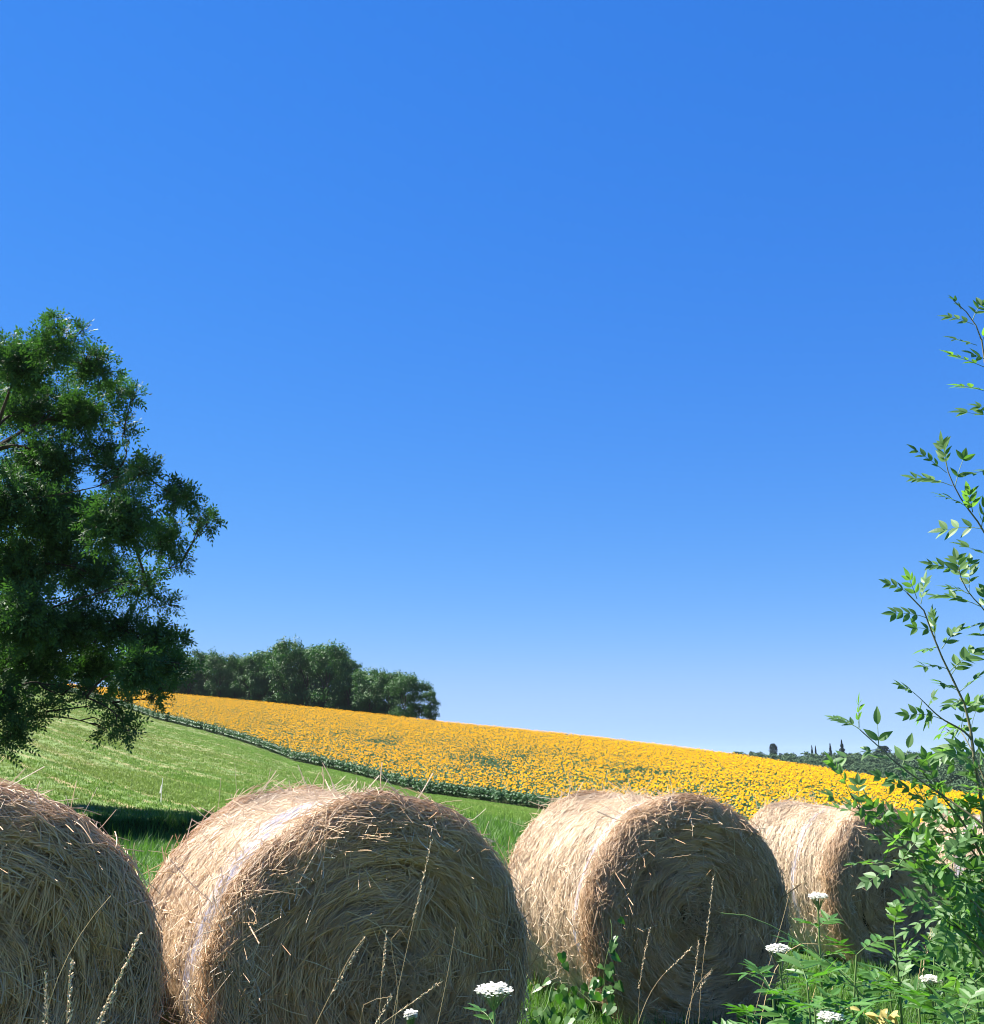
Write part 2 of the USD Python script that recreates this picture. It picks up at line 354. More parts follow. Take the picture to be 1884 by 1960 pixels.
azs = np.radians(np.r_[np.arange(-180, -44, 4), np.arange(-44, 44, .5), np.arange(44, 180, 4)])
R_, _ = knots(azs)
near_r = np.r_[.6, np.arange(1, 12, .5), np.linspace(12, 23.5, 18)]
bands = [('grass_verge', np.vstack([np.repeat(near_r[:, None], len(azs), 1), R_[:, 0] - .45]), 'verge'),
         ('field_bank', R_[:, 0] - .45 + np.linspace(0, 1, 4)[:, None] * .45, 'bank'),
         ('crop_field_ground', R_[:, 0] + np.linspace(0, 1, 40)[:, None] * (R_[:, 1] - R_[:, 0]), 'crop_soil'),
         ('sunflower_field_ground', R_[:, 1] + np.linspace(0, 1, 40)[:, None] * (R_[:, 2] - R_[:, 1]), 'sun_soil'),
         ('hills', np.vstack([R_[:, k] + np.linspace(0, 1, 8)[:-1, None] * (R_[:, k + 1] - R_[:, k]) for k in range(2, 9)] + [R_[:, 9]]), 'hill')]
for name, rr, mat in bands:
    n, m = rr.shape
    x, y = rr * np.sin(azs), rr * np.cos(azs)
    v = np.stack([x, y, ground_z(x + 1e-9, y)], -1).reshape(-1, 3)
    i, j = np.meshgrid(np.arange(n - 1), np.arange(m), indexing='ij')
    q = np.stack([i * m + j, (i + 1) * m + j, (i + 1) * m + (j + 1) % m, i * m + (j + 1) % m], -1).reshape(-1, 4)
    f = np.vstack([q[:, [0, 2, 1]], q[:, [0, 3, 2]]])
    if name == 'grass_verge':
        v = np.vstack([v, [0, 0, float(ground_z(0., .01))]])
        f = np.vstack([f, [[len(v) - 1, k, (k + 1) % m][::-1] for k in range(m)]])
    g = obj(name, (v, f), M[mat], smooth=True)
    tag(g, {'grass_verge': 'mown grass strip round and behind the straw bales', 'field_bank': 'low dark earth bank between the mown strip and the crop', 'crop_field_ground': 'striped soil of the green crop field on the slope',
            'sunflower_field_ground': 'soil under the sunflower crop', 'hills': 'green land falling away beyond the sunflower crest'}[name], 'ground', kind='structure')


def scatter_polar(rng, n, az0, az1, r0, r1):
    """n points even over the area between azimuths; r0, r1 functions of azimuth."""
    a = rng.uniform(az0, az1, n * 3)
    A, B = r0(a), r1(a)
    big = B.max()
    keep = rng.random(len(a)) < (B ** 2 - A ** 2) / (B ** 2 - A ** 2).max()
    a, A, B = a[keep][:n], A[keep][:n], B[keep][:n]
    r = np.sqrt(A ** 2 + rng.random(len(a)) * (B ** 2 - A ** 2))
    return r * np.sin(a), r * np.cos(a), a, r


# ------------------------------------------------------------------ haze of the summer air
usdkit.material(stage, '/World/Looks/haze', {'v': ('principled_volume', {'color': (.80, .90, 1.0), 'density': 0.00003, 'anisotropy': 0.3})}, [], volume='v.volume')
hb = trimesh.creation.box([13000, 13000, 110]); hb.apply_translation([0, 0, -43 + 55])
tag(obj('haze', hb, stage.GetPrimAtPath('/World/Looks/haze') and UsdShade.Material.Get(stage, '/World/Looks/haze')), 'thin blue haze in the summer air over the fields', 'haze', kind='stuff')

# ------------------------------------------------------------------ leaf and blade shapes
def ribbon(base, tip, w, bend=0.0, segs=2, side=None):
    base, tip = np.asarray(base, float), np.asarray(tip, float)
    d = tip - base
    s = norm(np.cross(d, [0, 0, 1.0]) if side is None else side)
    t = np.linspace(0, 1, segs + 1)
    c = base + t[:, None] * d + np.stack([0 * t, 0 * t, -bend * t ** 2], 1)
    wd = (w / 2 * (1 - t ** 2))[:-1, None]
    v = np.vstack([c[:-1] - s * wd, c[:-1] + s * wd, c[-1:]])
    f = []
    for k in range(segs - 1):
        f += [[k, segs + k, segs + k + 1], [k, segs + k + 1, k + 1]]
    f.append([segs - 1, 2 * segs - 1, 2 * segs])
    return v, np.array(f)


def tuft(rng, n, h, spread, w, bend=.35, segs=2):
    parts = []
    for _ in range(n):
        b = np.r_[rng.normal(0, spread * .35, 2), -.01]
        a = rng.uniform(0, 2 * np.pi); out = rng.uniform(.1, .7) * h
        hh = h * rng.uniform(.55, 1.1)
        parts.append(ribbon(b, b + [out * math.cos(a), out * math.sin(a), hh], w * rng.uniform(.7, 1.3), bend * out, segs))
    return merge(parts)


# ------------------------------------------------------------------ crop field
rng = np.random.default_rng(11)
crop_protos = [[('leaves', tuft(rng, 18, .115, .36, .020, .7, 3), M['crop'], False)] for _ in range(5)]
fE, fS, fC = (lambda a: np.interp(a, TAB_E[0], TAB_E[1])), (lambda a: np.interp(a, TAB_S[0], TAB_S[1])), (lambda a: np.interp(a, TAB_C[0], TAB_C[1]))
xs, ys = [], []
for (ra, rb, n) in ((24.1, 40, 15000), (40, 70, 15000), (70, 130, 16000), (130, 270, 12000)):
    x, y, a, r = scatter_polar(rng, n, math.radians(-29), math.radians(10), lambda a, ra=ra: np.minimum(np.maximum(fE(a) + .15, ra), fS(a) - .4), lambda a, rb=rb: np.minimum(fS(a) - .3, rb))
    ok = (r > ra) & (r < rb) & (r < fS(a) - .4)
    xs.append(x[ok]); ys.append(y[ok])
x, y = np.concatenate(xs), np.concatenate(ys)
across, along = x * .8 + y * .6, x * .6 - y * .8
across = np.round(across / .5) * .5 + rng.normal(0, .06, len(x))
x, y = across * .8 + along * .6, across * .6 - along * .8
r = np.hypot(x, y); a = np.arctan2(x, y)
thin = meshkit.fbm(np.stack([across * .95, along * .004, 0 * x], -1), 2, 5)
ok = (rng.random(len(x)) < np.clip(1.15 - 1.0 * np.clip(thin - .42, 0, 1) / .2, .40, 1)) & (r < fS(a) - .3) & (r > fE(a) + .1)
# a strip of bare stubble runs just behind the verge on the right of the gap
ok &= ~((x > -1.2) & (r < 26.5) & (rng.random(len(x)) < .9))
x, y, r = x[ok], y[ok], r[ok]
instancer('crop_rows', crop_protos, np.stack([x, y, ground_z(x, y)], -1), rng.uniform(0, 6.28, len(x)), (1 + np.clip(r - 40, 0, 200) / 180) * rng.uniform(.75, 1.25, len(x)),
          rng.integers(0, 5, len(x)), label='low bright green crop growing in sloping rows on the hillside', cat='crop')

# ------------------------------------------------------------------ sunflower field
def flower_parts(rng, headless=False):
    h = rng.uniform(1.26, 1.52)
    lv = []
    for k in range(9):
        z = .25 + k * (h - .35) / 9
        a = k * 2.4 + rng.uniform(-.3, .3); L = rng.uniform(.24, .36)
        d = np.array([math.cos(a), math.sin(a), 0]); s = np.array([-d[1], d[0], 0])
        b = np.array([0, 0, z]) + d * .06; m = b + d * L * .5 + [0, 0, .07]; e = b + d * L + [0, 0, -.07]
        w = L * .42
        lv.append((np.array([b, m - s * w, m + [0, 0, -.02], m + s * w, e]), np.array([[0, 1, 2], [0, 2, 3], [1, 4, 2], [2, 4, 3]])))
    lv.append(tube([[0, 0, -.05], [0, 0, h * .6], [0, -.04, h]], [.016, .014, .012], 3))
    parts = [('foliage', merge(lv), M['sun_leaf'], False)]
    if not headless:
        n = 13; R = rng.uniform(.070, .098)
        tilt = math.radians(rng.uniform(30, 55))                         # face leans over towards -y
        c = np.array([0, -.07, h + .01]); X = np.array([1.0, 0, 0]); N = np.array([0, -math.sin(tilt), math.cos(tilt)]); Y = np.cross(N, X)
        pv, pf = [], []
        for k in range(n):
            a = 2 * np.pi * k / n; da = np.pi / n * 1.25
            ri, ro = R * .38, R * rng.uniform(.9, 1.12)
            P = lambda rr, aa, o: c + X * rr * math.cos(aa) + Y * rr * math.sin(aa) + N * o
            pv.append((np.array([P(ri, a - da * .6, .012), P(R * .72, a - da, .02), P(ro, a, .0 + rng.uniform(-.01, .03)), P(R * .72, a + da, .02), P(ri, a + da * .6, .012)]),
                       np.array([[0, 1, 4], [1, 3, 4], [1, 2, 3]])))
        parts.append(('petals', merge(pv), M['petal'], False))
        aa = np.arange(8) * np.pi / 4
        ring = c + .43 * R * (np.cos(aa)[:, None] * X + np.sin(aa)[:, None] * Y) + N * .02
        parts.append(('seed_disc', (np.vstack([ring, c + N * .035]), np.array([[k, (k + 1) % 8, 8] for k in range(8)])), M['disc'], False))
    return parts


rng = np.random.default_rng(23)
x, y, a, r = scatter_polar(rng, 125000, math.radians(-28), math.radians(30), lambda a: fS(a), lambda a: fC(a) + 2)
across, along = x * .8 + y * .6, x * .6 - y * .8
across = np.round(across / .45) * .45 + rng.normal(0, .07, len(x))
x, y = across * .8 + along * .6, across * .6 - along * .8
r, a = np.hypot(x, y), np.arctan2(x, y)
ok = (r > fS(a)) & (r < fC(a) + 2); x, y, r, a = x[ok], y[ok], r[ok], a[ok]
z = ground_z(x, y)
u, v = project(np.stack([x, y, z + 1.5], -1))
patch = meshkit.fbm(np.stack([x * .12, y * .07, 0 * x], -1), 3, 8) + .35 * (meshkit.noise(np.stack([x * .5, y * .5, 0 * x], -1), 2) - .5)
# flowering is thinner in a swathe across the middle of the slope and towards the lower edge on the left
depth_in = (r - fS(a)) / (fC(a) - fS(a))
swathe = np.exp(-((depth_in - .33) / .2) ** 2) * np.interp(np.degrees(a), [-20, -10, -5, 8, 15, 26], [.05, .3, .75, 1, .45, .12])
bald = rng.random(len(x)) < np.clip((patch - .56 + .17 * swathe) * 3.2, 0, .85) * np.clip(swathe * 1.6, .05, 1) + .05
head_yaw = rng.normal(math.radians(-30), .35, len(x))
which = np.where(bald, rng.integers(6, 8, len(x)), rng.integers(0, 6, len(x)))
scale = rng.uniform(.88, 1.1, len(x)) * np.where(bald, .96, 1.0)
protos = [flower_parts(rng) for _ in range(6)] + [flower_parts(rng, True) for _ in range(2)]
seen = (~bald) & (((u > 840) & (u < 1030) & (v < 1545)) | ((v < 1505) & (u > 300) & (u < 1640)))
order = np.where(seen)[0]; near = order[np.argsort(r[order])[:300]]
firsts = []
for q, i in enumerate(near):
    k = int(which[i])
    label = 'yellow sunflower in full bloom among the front rows of the sunflower field'
    if k not in [f_[0] for f_ in firsts]:
        t = thing('sunflower', label, 'sunflower', (x[i], y[i], z[i]), float(head_yaw[i]), scale[i], 'sunflowers in the front rows of the field')
        for nm, mesh, mat, sm in protos[k]:
            obj(nm, mesh, mat, t, sm)
        firsts.append((k, t))
    else:
        copy_of(dict(firsts)[k], (x[i], y[i], z[i]), float(head_yaw[i]), scale[i])
rest = np.ones(len(x), bool); rest[near] = False
instancer('sunflower_crop', protos, np.stack([x, y, z], -1)[rest], head_yaw[rest], scale[rest], which[rest], label='dense crop of flowering sunflowers covering the sloping field up to the crest', cat='sunflowers')

# ------------------------------------------------------------------ trees of the copse on the crest, and the far wood
def crown(rng, n, leaf, lobes=26, low=.12):
    """A crown of leaf faces in a unit box (1 wide, 1 tall, base at z = 0) heaped round many uneven lobes."""
    c = []
    for k in range(lobes):
        h = rng.uniform(low, .93)
        rad = .5 * np.sqrt(np.clip(1 - ((h - .48) / .56) ** 2, .05, 1)) * rng.uniform(.35, .85)
        a = rng.uniform(0, 2 * np.pi)
        c.append([rad * math.cos(a), rad * math.sin(a), h, rng.uniform(.10, .2)])
    c = np.array(c)
    k = rng.choice(lobes, n, p=c[:, 3] ** 2 / (c[:, 3] ** 2).sum())
    d = norm(rng.normal(size=(n, 3))); d[:, 2] = np.where(d[:, 2] < -.3, -d[:, 2] * .5, d[:, 2])
    p = c[k, :3] + d * (c[k, 3] * (rng.random(n) ** .35) * rng.uniform(.9, 1.08, n))[:, None]
    nrm = norm(d + rng.normal(0, .55, (n, 3)) + [0, 0, .3])
    s1 = norm(np.cross(nrm, rng.normal(size=(n, 3)))); s2 = np.cross(nrm, s1)
    L = leaf * rng.uniform(.6, 1.3, n)[:, None]
    v = np.stack([p - s1 * L, p + s2 * L * .55, p + s1 * L, p - s2 * L * .55], 1).reshape(-1, 3)
    b = np.arange(n)[:, None] * 4
    return v, np.vstack([b + [0, 1, 2], b + [0, 2, 3]])


rng = np.random.default_rng(31)
oak_crowns = [crown(rng, 7000, .0205, 40, .03) for _ in range(5)]
trunk_mesh = lambda rng: merge([tube([[0, 0, -.03], [.01, 0, .12], [.0, .01, .3], [.02, 0, .62]], [.028, .02, .016, .005], 7)] +
                               [tube([[0, 0, .14 + .06 * k], [.14 * math.cos(k * 2.2), .14 * math.sin(k * 2.2), .32 + .07 * k], [.27 * math.cos(k * 2.2 + .2), .27 * math.sin(k * 2.2 + .2), .48 + .07 * k]], [.011, .007, .002], 5) for k in range(5)])
# picture column, top, base, width (in an enlarged cut of the crest), label
COPSE = [(-40, 150, 262, 150, 'dark tree at the left end of the copse, half hidden by the big ash'),
         (60, 118, 266, 150, 'dark green tree beside the big ash branches in the copse'),
         (150, 104, 268, 140, 'tree second clear of the big ash, on the left of the copse'),
         (225, 112, 272, 120, 'lighter green narrow tree in the left part of the copse'),
         (300, 122, 280, 130, 'pale green low tree over the gap with the white wall'),
         (372, 138, 288, 110, 'smallest pale tree in the dip of the copse'),
         (440, 138, 298, 130, 'round mid green tree right of the dip in the copse'),
         (520, 108, 308, 150, 'tall tree just left of the highest crown of the copse'),
         (615, 60, 322, 190, 'highest tree of the copse on the crest'),
         (715, 88, 336, 170, 'dark broad tree right of the highest tree of the copse'),
         (810, 84, 350, 190, 'big dark domed tree in the middle right of the copse'),
         (915, 160, 362, 140, 'tree on the step down right of the big dome of the copse'),
         (1015, 196, 374, 150, 'rounded tree in the lower right part of the copse'),
         (1105, 210, 384, 140, 'lighter rounded tree near the right end of the copse'),
         (1185, 222, 394, 150, 'third tree from the right end of the copse'),
         (1255, 262, 406, 120, 'second tree from the right end of the copse'),
         (1300, 302, 414, 84, 'last small tree at the right end of the copse')]
firsts = []
for i, (X, top, base, wd, label) in enumerate(COPSE):
    uu, vt, vb = 301 + .4 * X, 1206 + .4 * top, 1206 + .4 * base
    a, te = az_te(uu, vb); rr = float(fC(a)) + 9 + 3 * (i % 2)
    px, py = rr * math.sin(a), rr * math.cos(a); pz = float(ground_z(px, py))
    H = EYE + float(az_te(uu, vt)[1]) * rr - pz + .4; W = wd * .4 / F_PX * rr * 1.3
    k = i % 5
    if k >= len(firsts):
        t = thing('oak_tree', label, 'tree', (px, py, pz), rng.uniform(0, 6), (W, W, H), 'trees of the copse on the crest')
        obj('trunk', trunk_mesh(rng), M['bark'], t, 40); obj('crown', oak_crowns[k], M['oak_leaf'], t)
        firsts.append(t)
    else:
        copy_of(firsts[k], (px, py, pz), rng.uniform(0, 6), (W, W, H), label)
for i, X in enumerate(range(-120, 1150, 62)):                       # a second rank, showing between the first
    top = np.interp(X, [c[0] for c in COPSE], [c[1] for c in COPSE]) + rng.uniform(6, 30)
    uu, vt = 301 + .4 * X, 1206 + .4 * top
    a, te = az_te(uu, vt); rr = float(fC(a)) + 24 + 5 * (i % 2)
    px, py = rr * math.sin(a), rr * math.cos(a); pz = float(ground_z(px, py))
    H = EYE + te * rr - pz; W = rng.uniform(16, 21)
    copy_of(firsts[i % 5], (px, py, pz), rng.uniform(0, 6), (W, W, H), 'tree showing between the front trees of the copse on the crest', group='second rank of trees in the copse')

# the white walled house that glints through the copse
a, te = az_te(378, 1310); rr = float(fC(a)) + 46
hx, hy = rr * math.sin(a), rr * math.cos(a)
hz = float(ground_z(hx, hy))
house = thing('farm_house', 'small white walled house glimpsed through the copse trunks', 'house', (hx, hy, hz), .2)
b = trimesh.creation.box([11, 6, 7.5]); b.apply_translation([0, 0, 3.0]); obj('wall', b, M['plaster'], house)
rf = trimesh.Trimesh(np.array([[-5.8, -3.4, 6.76], [5.8, -3.4, 6.76], [5.8, 3.4, 6.76], [-5.8, 3.4, 6.76], [-5.8, 0, 8.6], [5.8, 0, 8.6]]), [[0, 1, 5], [0, 5, 4], [2, 3, 4], [2, 4, 5], [0, 4, 3], [1, 2, 5], [0, 3, 2], [0, 2, 1]])
obj('roof', rf, M['roof_tile'], house)
for wx in (-3.4, 0.2, 3.5):
    w = trimesh.creation.box([1.0, .06, 1.3]); w.apply_translation([wx, -3.02, 4.9]); obj('window', w, M['glass'], house)

far_protos = [[('crown', crown(rng, 700, .05, 18, .05), M['far_leaf'], False)] for _ in range(4)]
n = 1500
a = rng.uniform(math.radians(6), math.radians(33), n); r = np.sqrt(rng.uniform(470 ** 2, 790 ** 2, n))
x, y = r * np.sin(a), r * np.cos(a)
W = rng.uniform(9, 15, n); H = rng.uniform(6.5, 10.5, n)
instancer('far_wood', far_protos, np.stack([x, y, ground_z(x, y) - .5], -1), rng.uniform(0, 6.28, n), np.stack([W, W, H], 1), rng.integers(0, 4, n),
          label='dark wood covering the far ridge on the right', cat='wood')


def conifer(rng, kind):
    n = 1500
    t = rng.random(n) ** .8
    if kind == 'spire':
        rad = .5 * np.sqrt(1 - t) * (1 - .3 * t)
    elif kind == 'cedar':
        rad = .5 * (1 - t) * (.55 + .45 * (np.sin(t * 34) > -.2))
    else:
        rad = .5 * np.sqrt(np.clip(1 - ((t - .62) / .42) ** 2, 0, 1)); t = .2 + .8 * t
    a = rng.uniform(0, 2 * np.pi, n); q = rad * np.sqrt(rng.random(n)) * rng.uniform(.85, 1.15, n)
    p = np.stack([q * np.cos(a), q * np.sin(a), .06 + .94 * t], 1)
    s1 = norm(rng.normal(size=(n, 3))); s2 = norm(np.cross(s1, rng.normal(size=(n, 3))))
    L = .045
    v = np.stack([p - s1 * L, p + s2 * L * .6, p + s1 * L, p - s2 * L * .6], 1).reshape(-1, 3)
    b = np.arange(n)[:, None] * 4
    return v, np.vstack([b + [0, 1, 2], b + [0, 2, 3]])


for (uu, vt, wpx, kind, label) in ((1480, 1424, 15, 'pine', 'round topped pine standing up at the left end of the far ridge'),
                                   (1554, 1427, 7, 'spire', 'left one of the close pair of thin pointed conifers on the far ridge'),
                                   (1561, 1428, 7, 'spire', 'right one of the close pair of thin pointed conifers on the far ridge'),
                                   (1589, 1423, 9, 'spire', 'single thin pointed conifer left of the big cedar on the far ridge'),
                                   (1611, 1417, 24, 'cedar', 'big dark layered cedar, tallest on the far ridge'),
                                   (1690, 1428, 26, 'pine', 'broad dome topped tree behind the bush twig on the far ridge')):
    a, te = az_te(uu, vt); rr = 765.
    px, py = rr * math.sin(a), rr * math.cos(a); pz = float(ground_z(px, py))
    H = EYE + te * rr - pz; W = wpx / F_PX * rr
    t = thing('conifer_tree', label, 'tree', (px, py, pz), 0, (W, W, H))
    obj('trunk', tube([[0, 0, -.02], [0, 0, .5], [0, 0, .95]], [.05, .03, .01], 6), M['bark'], t, 40); obj('crown', conifer(rng, kind), M['conifer'], t)

# ------------------------------------------------------------------ the big ash on the left
rng = np.random.default_rng(47)
TY = 22.5
tx = -12.1; tz = float(ground_z(tx, TY))
ash = thing('ash_tree', 'large dark ash tree with hanging branches at the left edge', 'tree', (tx, TY, tz))
CL = [(40, 690, 80, 1), (110, 665, 58, 1), (104, 618, 18, .9), (150, 640, 28, .8), (180, 705, 58, 1), (228, 750, 42, 1), (255, 758, 20, .8), (60, 780, 90, .75), (165, 795, 75, .8), (238, 828, 32, .9), (90, 880, 90, .85),
      (195, 870, 50, .8), (215, 905, 45, 1), (20, 960, 90, 1), (272, 905, 46, 1.1), (345, 955, 48, 1.1), (385, 985, 30, 1), (402, 1000, 14, .9), (230, 1000, 88, 1.1), (120, 990, 90, 1), (318, 1035, 52, 1), (345, 1082, 36, .55),
      (50, 1080, 100, 1), (185, 1095, 78, .6), (280, 1120, 60, .45), (325, 1160, 34, .4), (40, 1190, 95, 1), (140, 1200, 80, .8), (235, 1205, 62, .8), (300, 1235, 62, 1), (338, 1225, 25, .9), (60, 1270, 90, 1), (180, 1275, 62, 1.1),
      (265, 1285, 58, 1.2), (325, 1275, 42, 1), (10, 1345, 62, 1), (25, 1400, 45, 1), (58, 1375, 24, .7), (88, 1362, 18, .6), (120, 1330, 30, .7), (165, 1335, 26, .5), (215, 1345, 30, .5), (235, 1380, 26, .8), (205, 1400, 16, .7), (245, 1400, 14, .6), (295, 1335, 24, .8), (310, 1315, 24, .9),
      (-10, 1432, 26, .8)]
cl = []
for (uu, vv, rp, den) in CL:
    rp = max(rp - 15, rp * .6)
    yy = TY + rng.normal(0, 1.0) - (.8 if den > 1.05 and vv < 1150 else 0)
    c = at(uu, vv, yy); cl.append([*c, rp / F_PX * yy, den])
    if rp > 42:                                                       # the crown is as deep as it is wide: more masses behind
        for _ in range(1):
            y2 = TY + rng.uniform(1.2, 4.0)
            c = at(uu - rng.uniform(10, 60), vv + rng.uniform(-10, 30), y2); cl.append([*c, rp / F_PX * y2 * .85, .38])
for _ in range(46):                                                   # the far half, out of the frame
    a, h = rng.uniform(0, 2 * np.pi), rng.uniform(2.8, 11)
    rad = 5.0 * np.sqrt(np.clip(1 - ((h - 6.4) / 6.2) ** 2, .05, 1)) * rng.uniform(.5, 1)
    px, py = tx - .6 + rad * math.cos(a), TY + rad * math.sin(a)
    if project(np.array([px, py, h]))[0] < -130 and h < 10:
        cl.append([px, py, h, rng.uniform(.6, 1.1), .9])
cl = np.array(cl)


def spray(rng, rad=.30, leaves=11):
    """A bunch of pinnate leaves round a twig end."""
    P = []
    for k in range(leaves):
        d = norm(rng.normal(size=3) + [0, 0, .25]); b = d * rad * .12
        L = rad * rng.uniform(.7, 1.1); s = norm(np.cross(d, rng.normal(size=3))); nn = np.cross(d, s)
        for j in range(5):
            for sg in ((-1, 1) if j < 4 else (0,)):
                p0 = b + d * L * (.3 + .16 * j) + [0, 0, -.1 * L * (j / 4) ** 2]
                dr = norm(d * (.55 if sg else 1) + s * sg * .8 + nn * rng.normal(0, .25) + [0, 0, -.2]); ll = rng.uniform(.062, .092); sd = norm(np.cross(dr, nn + .2 * rng.normal(size=3))) * ll * .2
                P.append((np.array([p0, p0 + dr * ll * .45 - sd, p0 + dr * ll, p0 + dr * ll * .45 + sd]), np.array([[0, 1, 2], [0, 2, 3]])))
    return merge(P)


sprays = [[('leaves', spray(rng), M['ash_leaf'], False)] for _ in range(6)]
sp = []
limbs = []
base = np.array([tx, TY, tz])
trunk_top = base + [0.2, .1, 4.2]
fork = [base + [0.1, 0, 2.2], base + [.15, .05, 3.2], trunk_top, base + [.1, .2, 6.0]]
nodes = [(q_, 0.0) for q_ in fork] + [(base + [.3, .1, 8.0], 1.0)]
for (cx, cy, cz, cr, den) in cl[np.argsort(np.hypot(cl[:, 0] - tx, cl[:, 1] - TY) + .3 * np.abs(cl[:, 2] - 6))]:
    c = np.array([cx, cy, cz])
    m = int(max(4, 58 * den * cr ** 2 / .5))
    d = norm(rng.normal(size=(m, 3))); q = c + d * (cr * .93 * rng.random((m, 1)) ** .5) * [1, 1, .85]
    sp.append(q)
    cost = [np.linalg.norm(c - q_) * 1.0 + .55 * l_ for q_, l_ in nodes]
    kk = int(np.argmin(cost)); f0 = nodes[kk][0]; nodes.append((c, nodes[kk][1] + np.linalg.norm(c - f0)))
    mid = f0 + (c - f0) * .5 + [0, 0, .04 * np.linalg.norm(c - f0)] + rng.normal(0, .12, 3)
    path = smooth_line([f0, mid, c], 9)
    r0_ = .018 + .03 * cr + .03 * (kk < 5)
    limbs.append((path, np.linspace(r0_, .006, 9)))
    for q1 in q[rng.choice(m, min(m, int(5 + 6 * cr)), replace=False)]:
        s0 = path[rng.integers(5, 9)]
        limbs.append((smooth_line([s0, (s0 + q1) / 2 + rng.normal(0, .08, 3) + [0, 0, .05], q1], 4), np.linspace(.016, .005, 4)))
sp = np.vstack(sp) - base
obj('trunk', tube([[0, 0, -.2], [0, 0, .4], [.05, 0, 1.5], [.12, .03, 3.0], [.2, .1, 4.4], [.15, .15, 6.4], [.3, .1, 8.6]], [.42, .33, .28, .25, .2, .12, .04], 12), M['bark'], ash, 50)
for path, rad in limbs:
    if rad[0] > .055:
        obj('limb', tube(path - base, rad, 6), M['bark'], ash, 50)
obj('twigs', merge([tube(p - base, rd, 4) for p, rd in limbs if rd[0] <= .055]), M['bark'], ash, 50, kind='stuff')
instancer('crown', sprays, sp, rng.uniform(0, 6.28, len(sp)), rng.uniform(1.0, 1.5, len(sp)), rng.integers(0, 6, len(sp)), parent=ash, tilt=rng.uniform(-.8, .8, len(sp)))

# ------------------------------------------------------------------ straw bales
R_B, L_B, ARC = .65, 1.2, .10


def face_h(rho, phi, seed):
    """How far the wound end of a bale stands out, from the ring and spiral of its layers."""
    p = np.stack([rho * 9, np.cos(phi) * 1.3, np.sin(phi) * 1.3], -1)
    q = np.stack([rho * 30 + phi * .8, np.cos(phi) * 2.0, np.sin(phi) * 2.0], -1)
    h = .075 * (meshkit.fbm(p, 3, seed) - .5) + .05 * (meshkit.fbm(q, 2, seed + 9) - .5)
    edge = np.clip((rho - (R_B - ARC)) / ARC, 0, 1)
    return h * (1 - edge * .5) + .03 * np.exp(-(rho / .12) ** 2) - ARC * (1 - np.sqrt(np.clip(1 - edge ** 2, 0, 1)))


def face_groove(rho, phi, seed):
    """The finer layering of the wound end: narrow grooves that run round it and break off, deep enough to hold shade."""
    q = np.stack([rho * 62 - phi * 2.2, np.cos(phi) * 3.2 + rho * 3, np.sin(phi) * 3.2], -1)
    g = meshkit.noise(q, seed + 31) * .65 + meshkit.noise(q * [2.1, 1.7, 1.7], seed + 32) * .35
    return .14 * np.minimum(g - .56, .05) * np.interp(rho, [0, .08, .2, R_B], [.3, .7, 1, 1])


def side_groove(th, y, seed):
    q = np.stack([np.cos(th) * 4.2, np.sin(th) * 4.2, y * 55], -1)
    return .075 * np.minimum(meshkit.noise(q, seed + 41) * .6 + meshkit.noise(q * [1.9, 1.9, 2.2], seed + 42) * .4 - .55, .06)


def side_h(th, y, seed):
    p = np.stack([np.cos(th) * 2.2, np.sin(th) * 2.2, y * 3.5], -1)
    e = np.clip((np.abs(y) - (L_B / 2 - ARC)) / ARC, 0, 1)
    waist = .028 * np.clip((np.abs(y + .02) - .30) / .16, 0, 1) - .012
    return waist + .06 * (meshkit.fbm(p, 3, seed) - .5) - ARC * (1 - np.sqrt(np.clip(1 - e ** 2, 0, 1)))


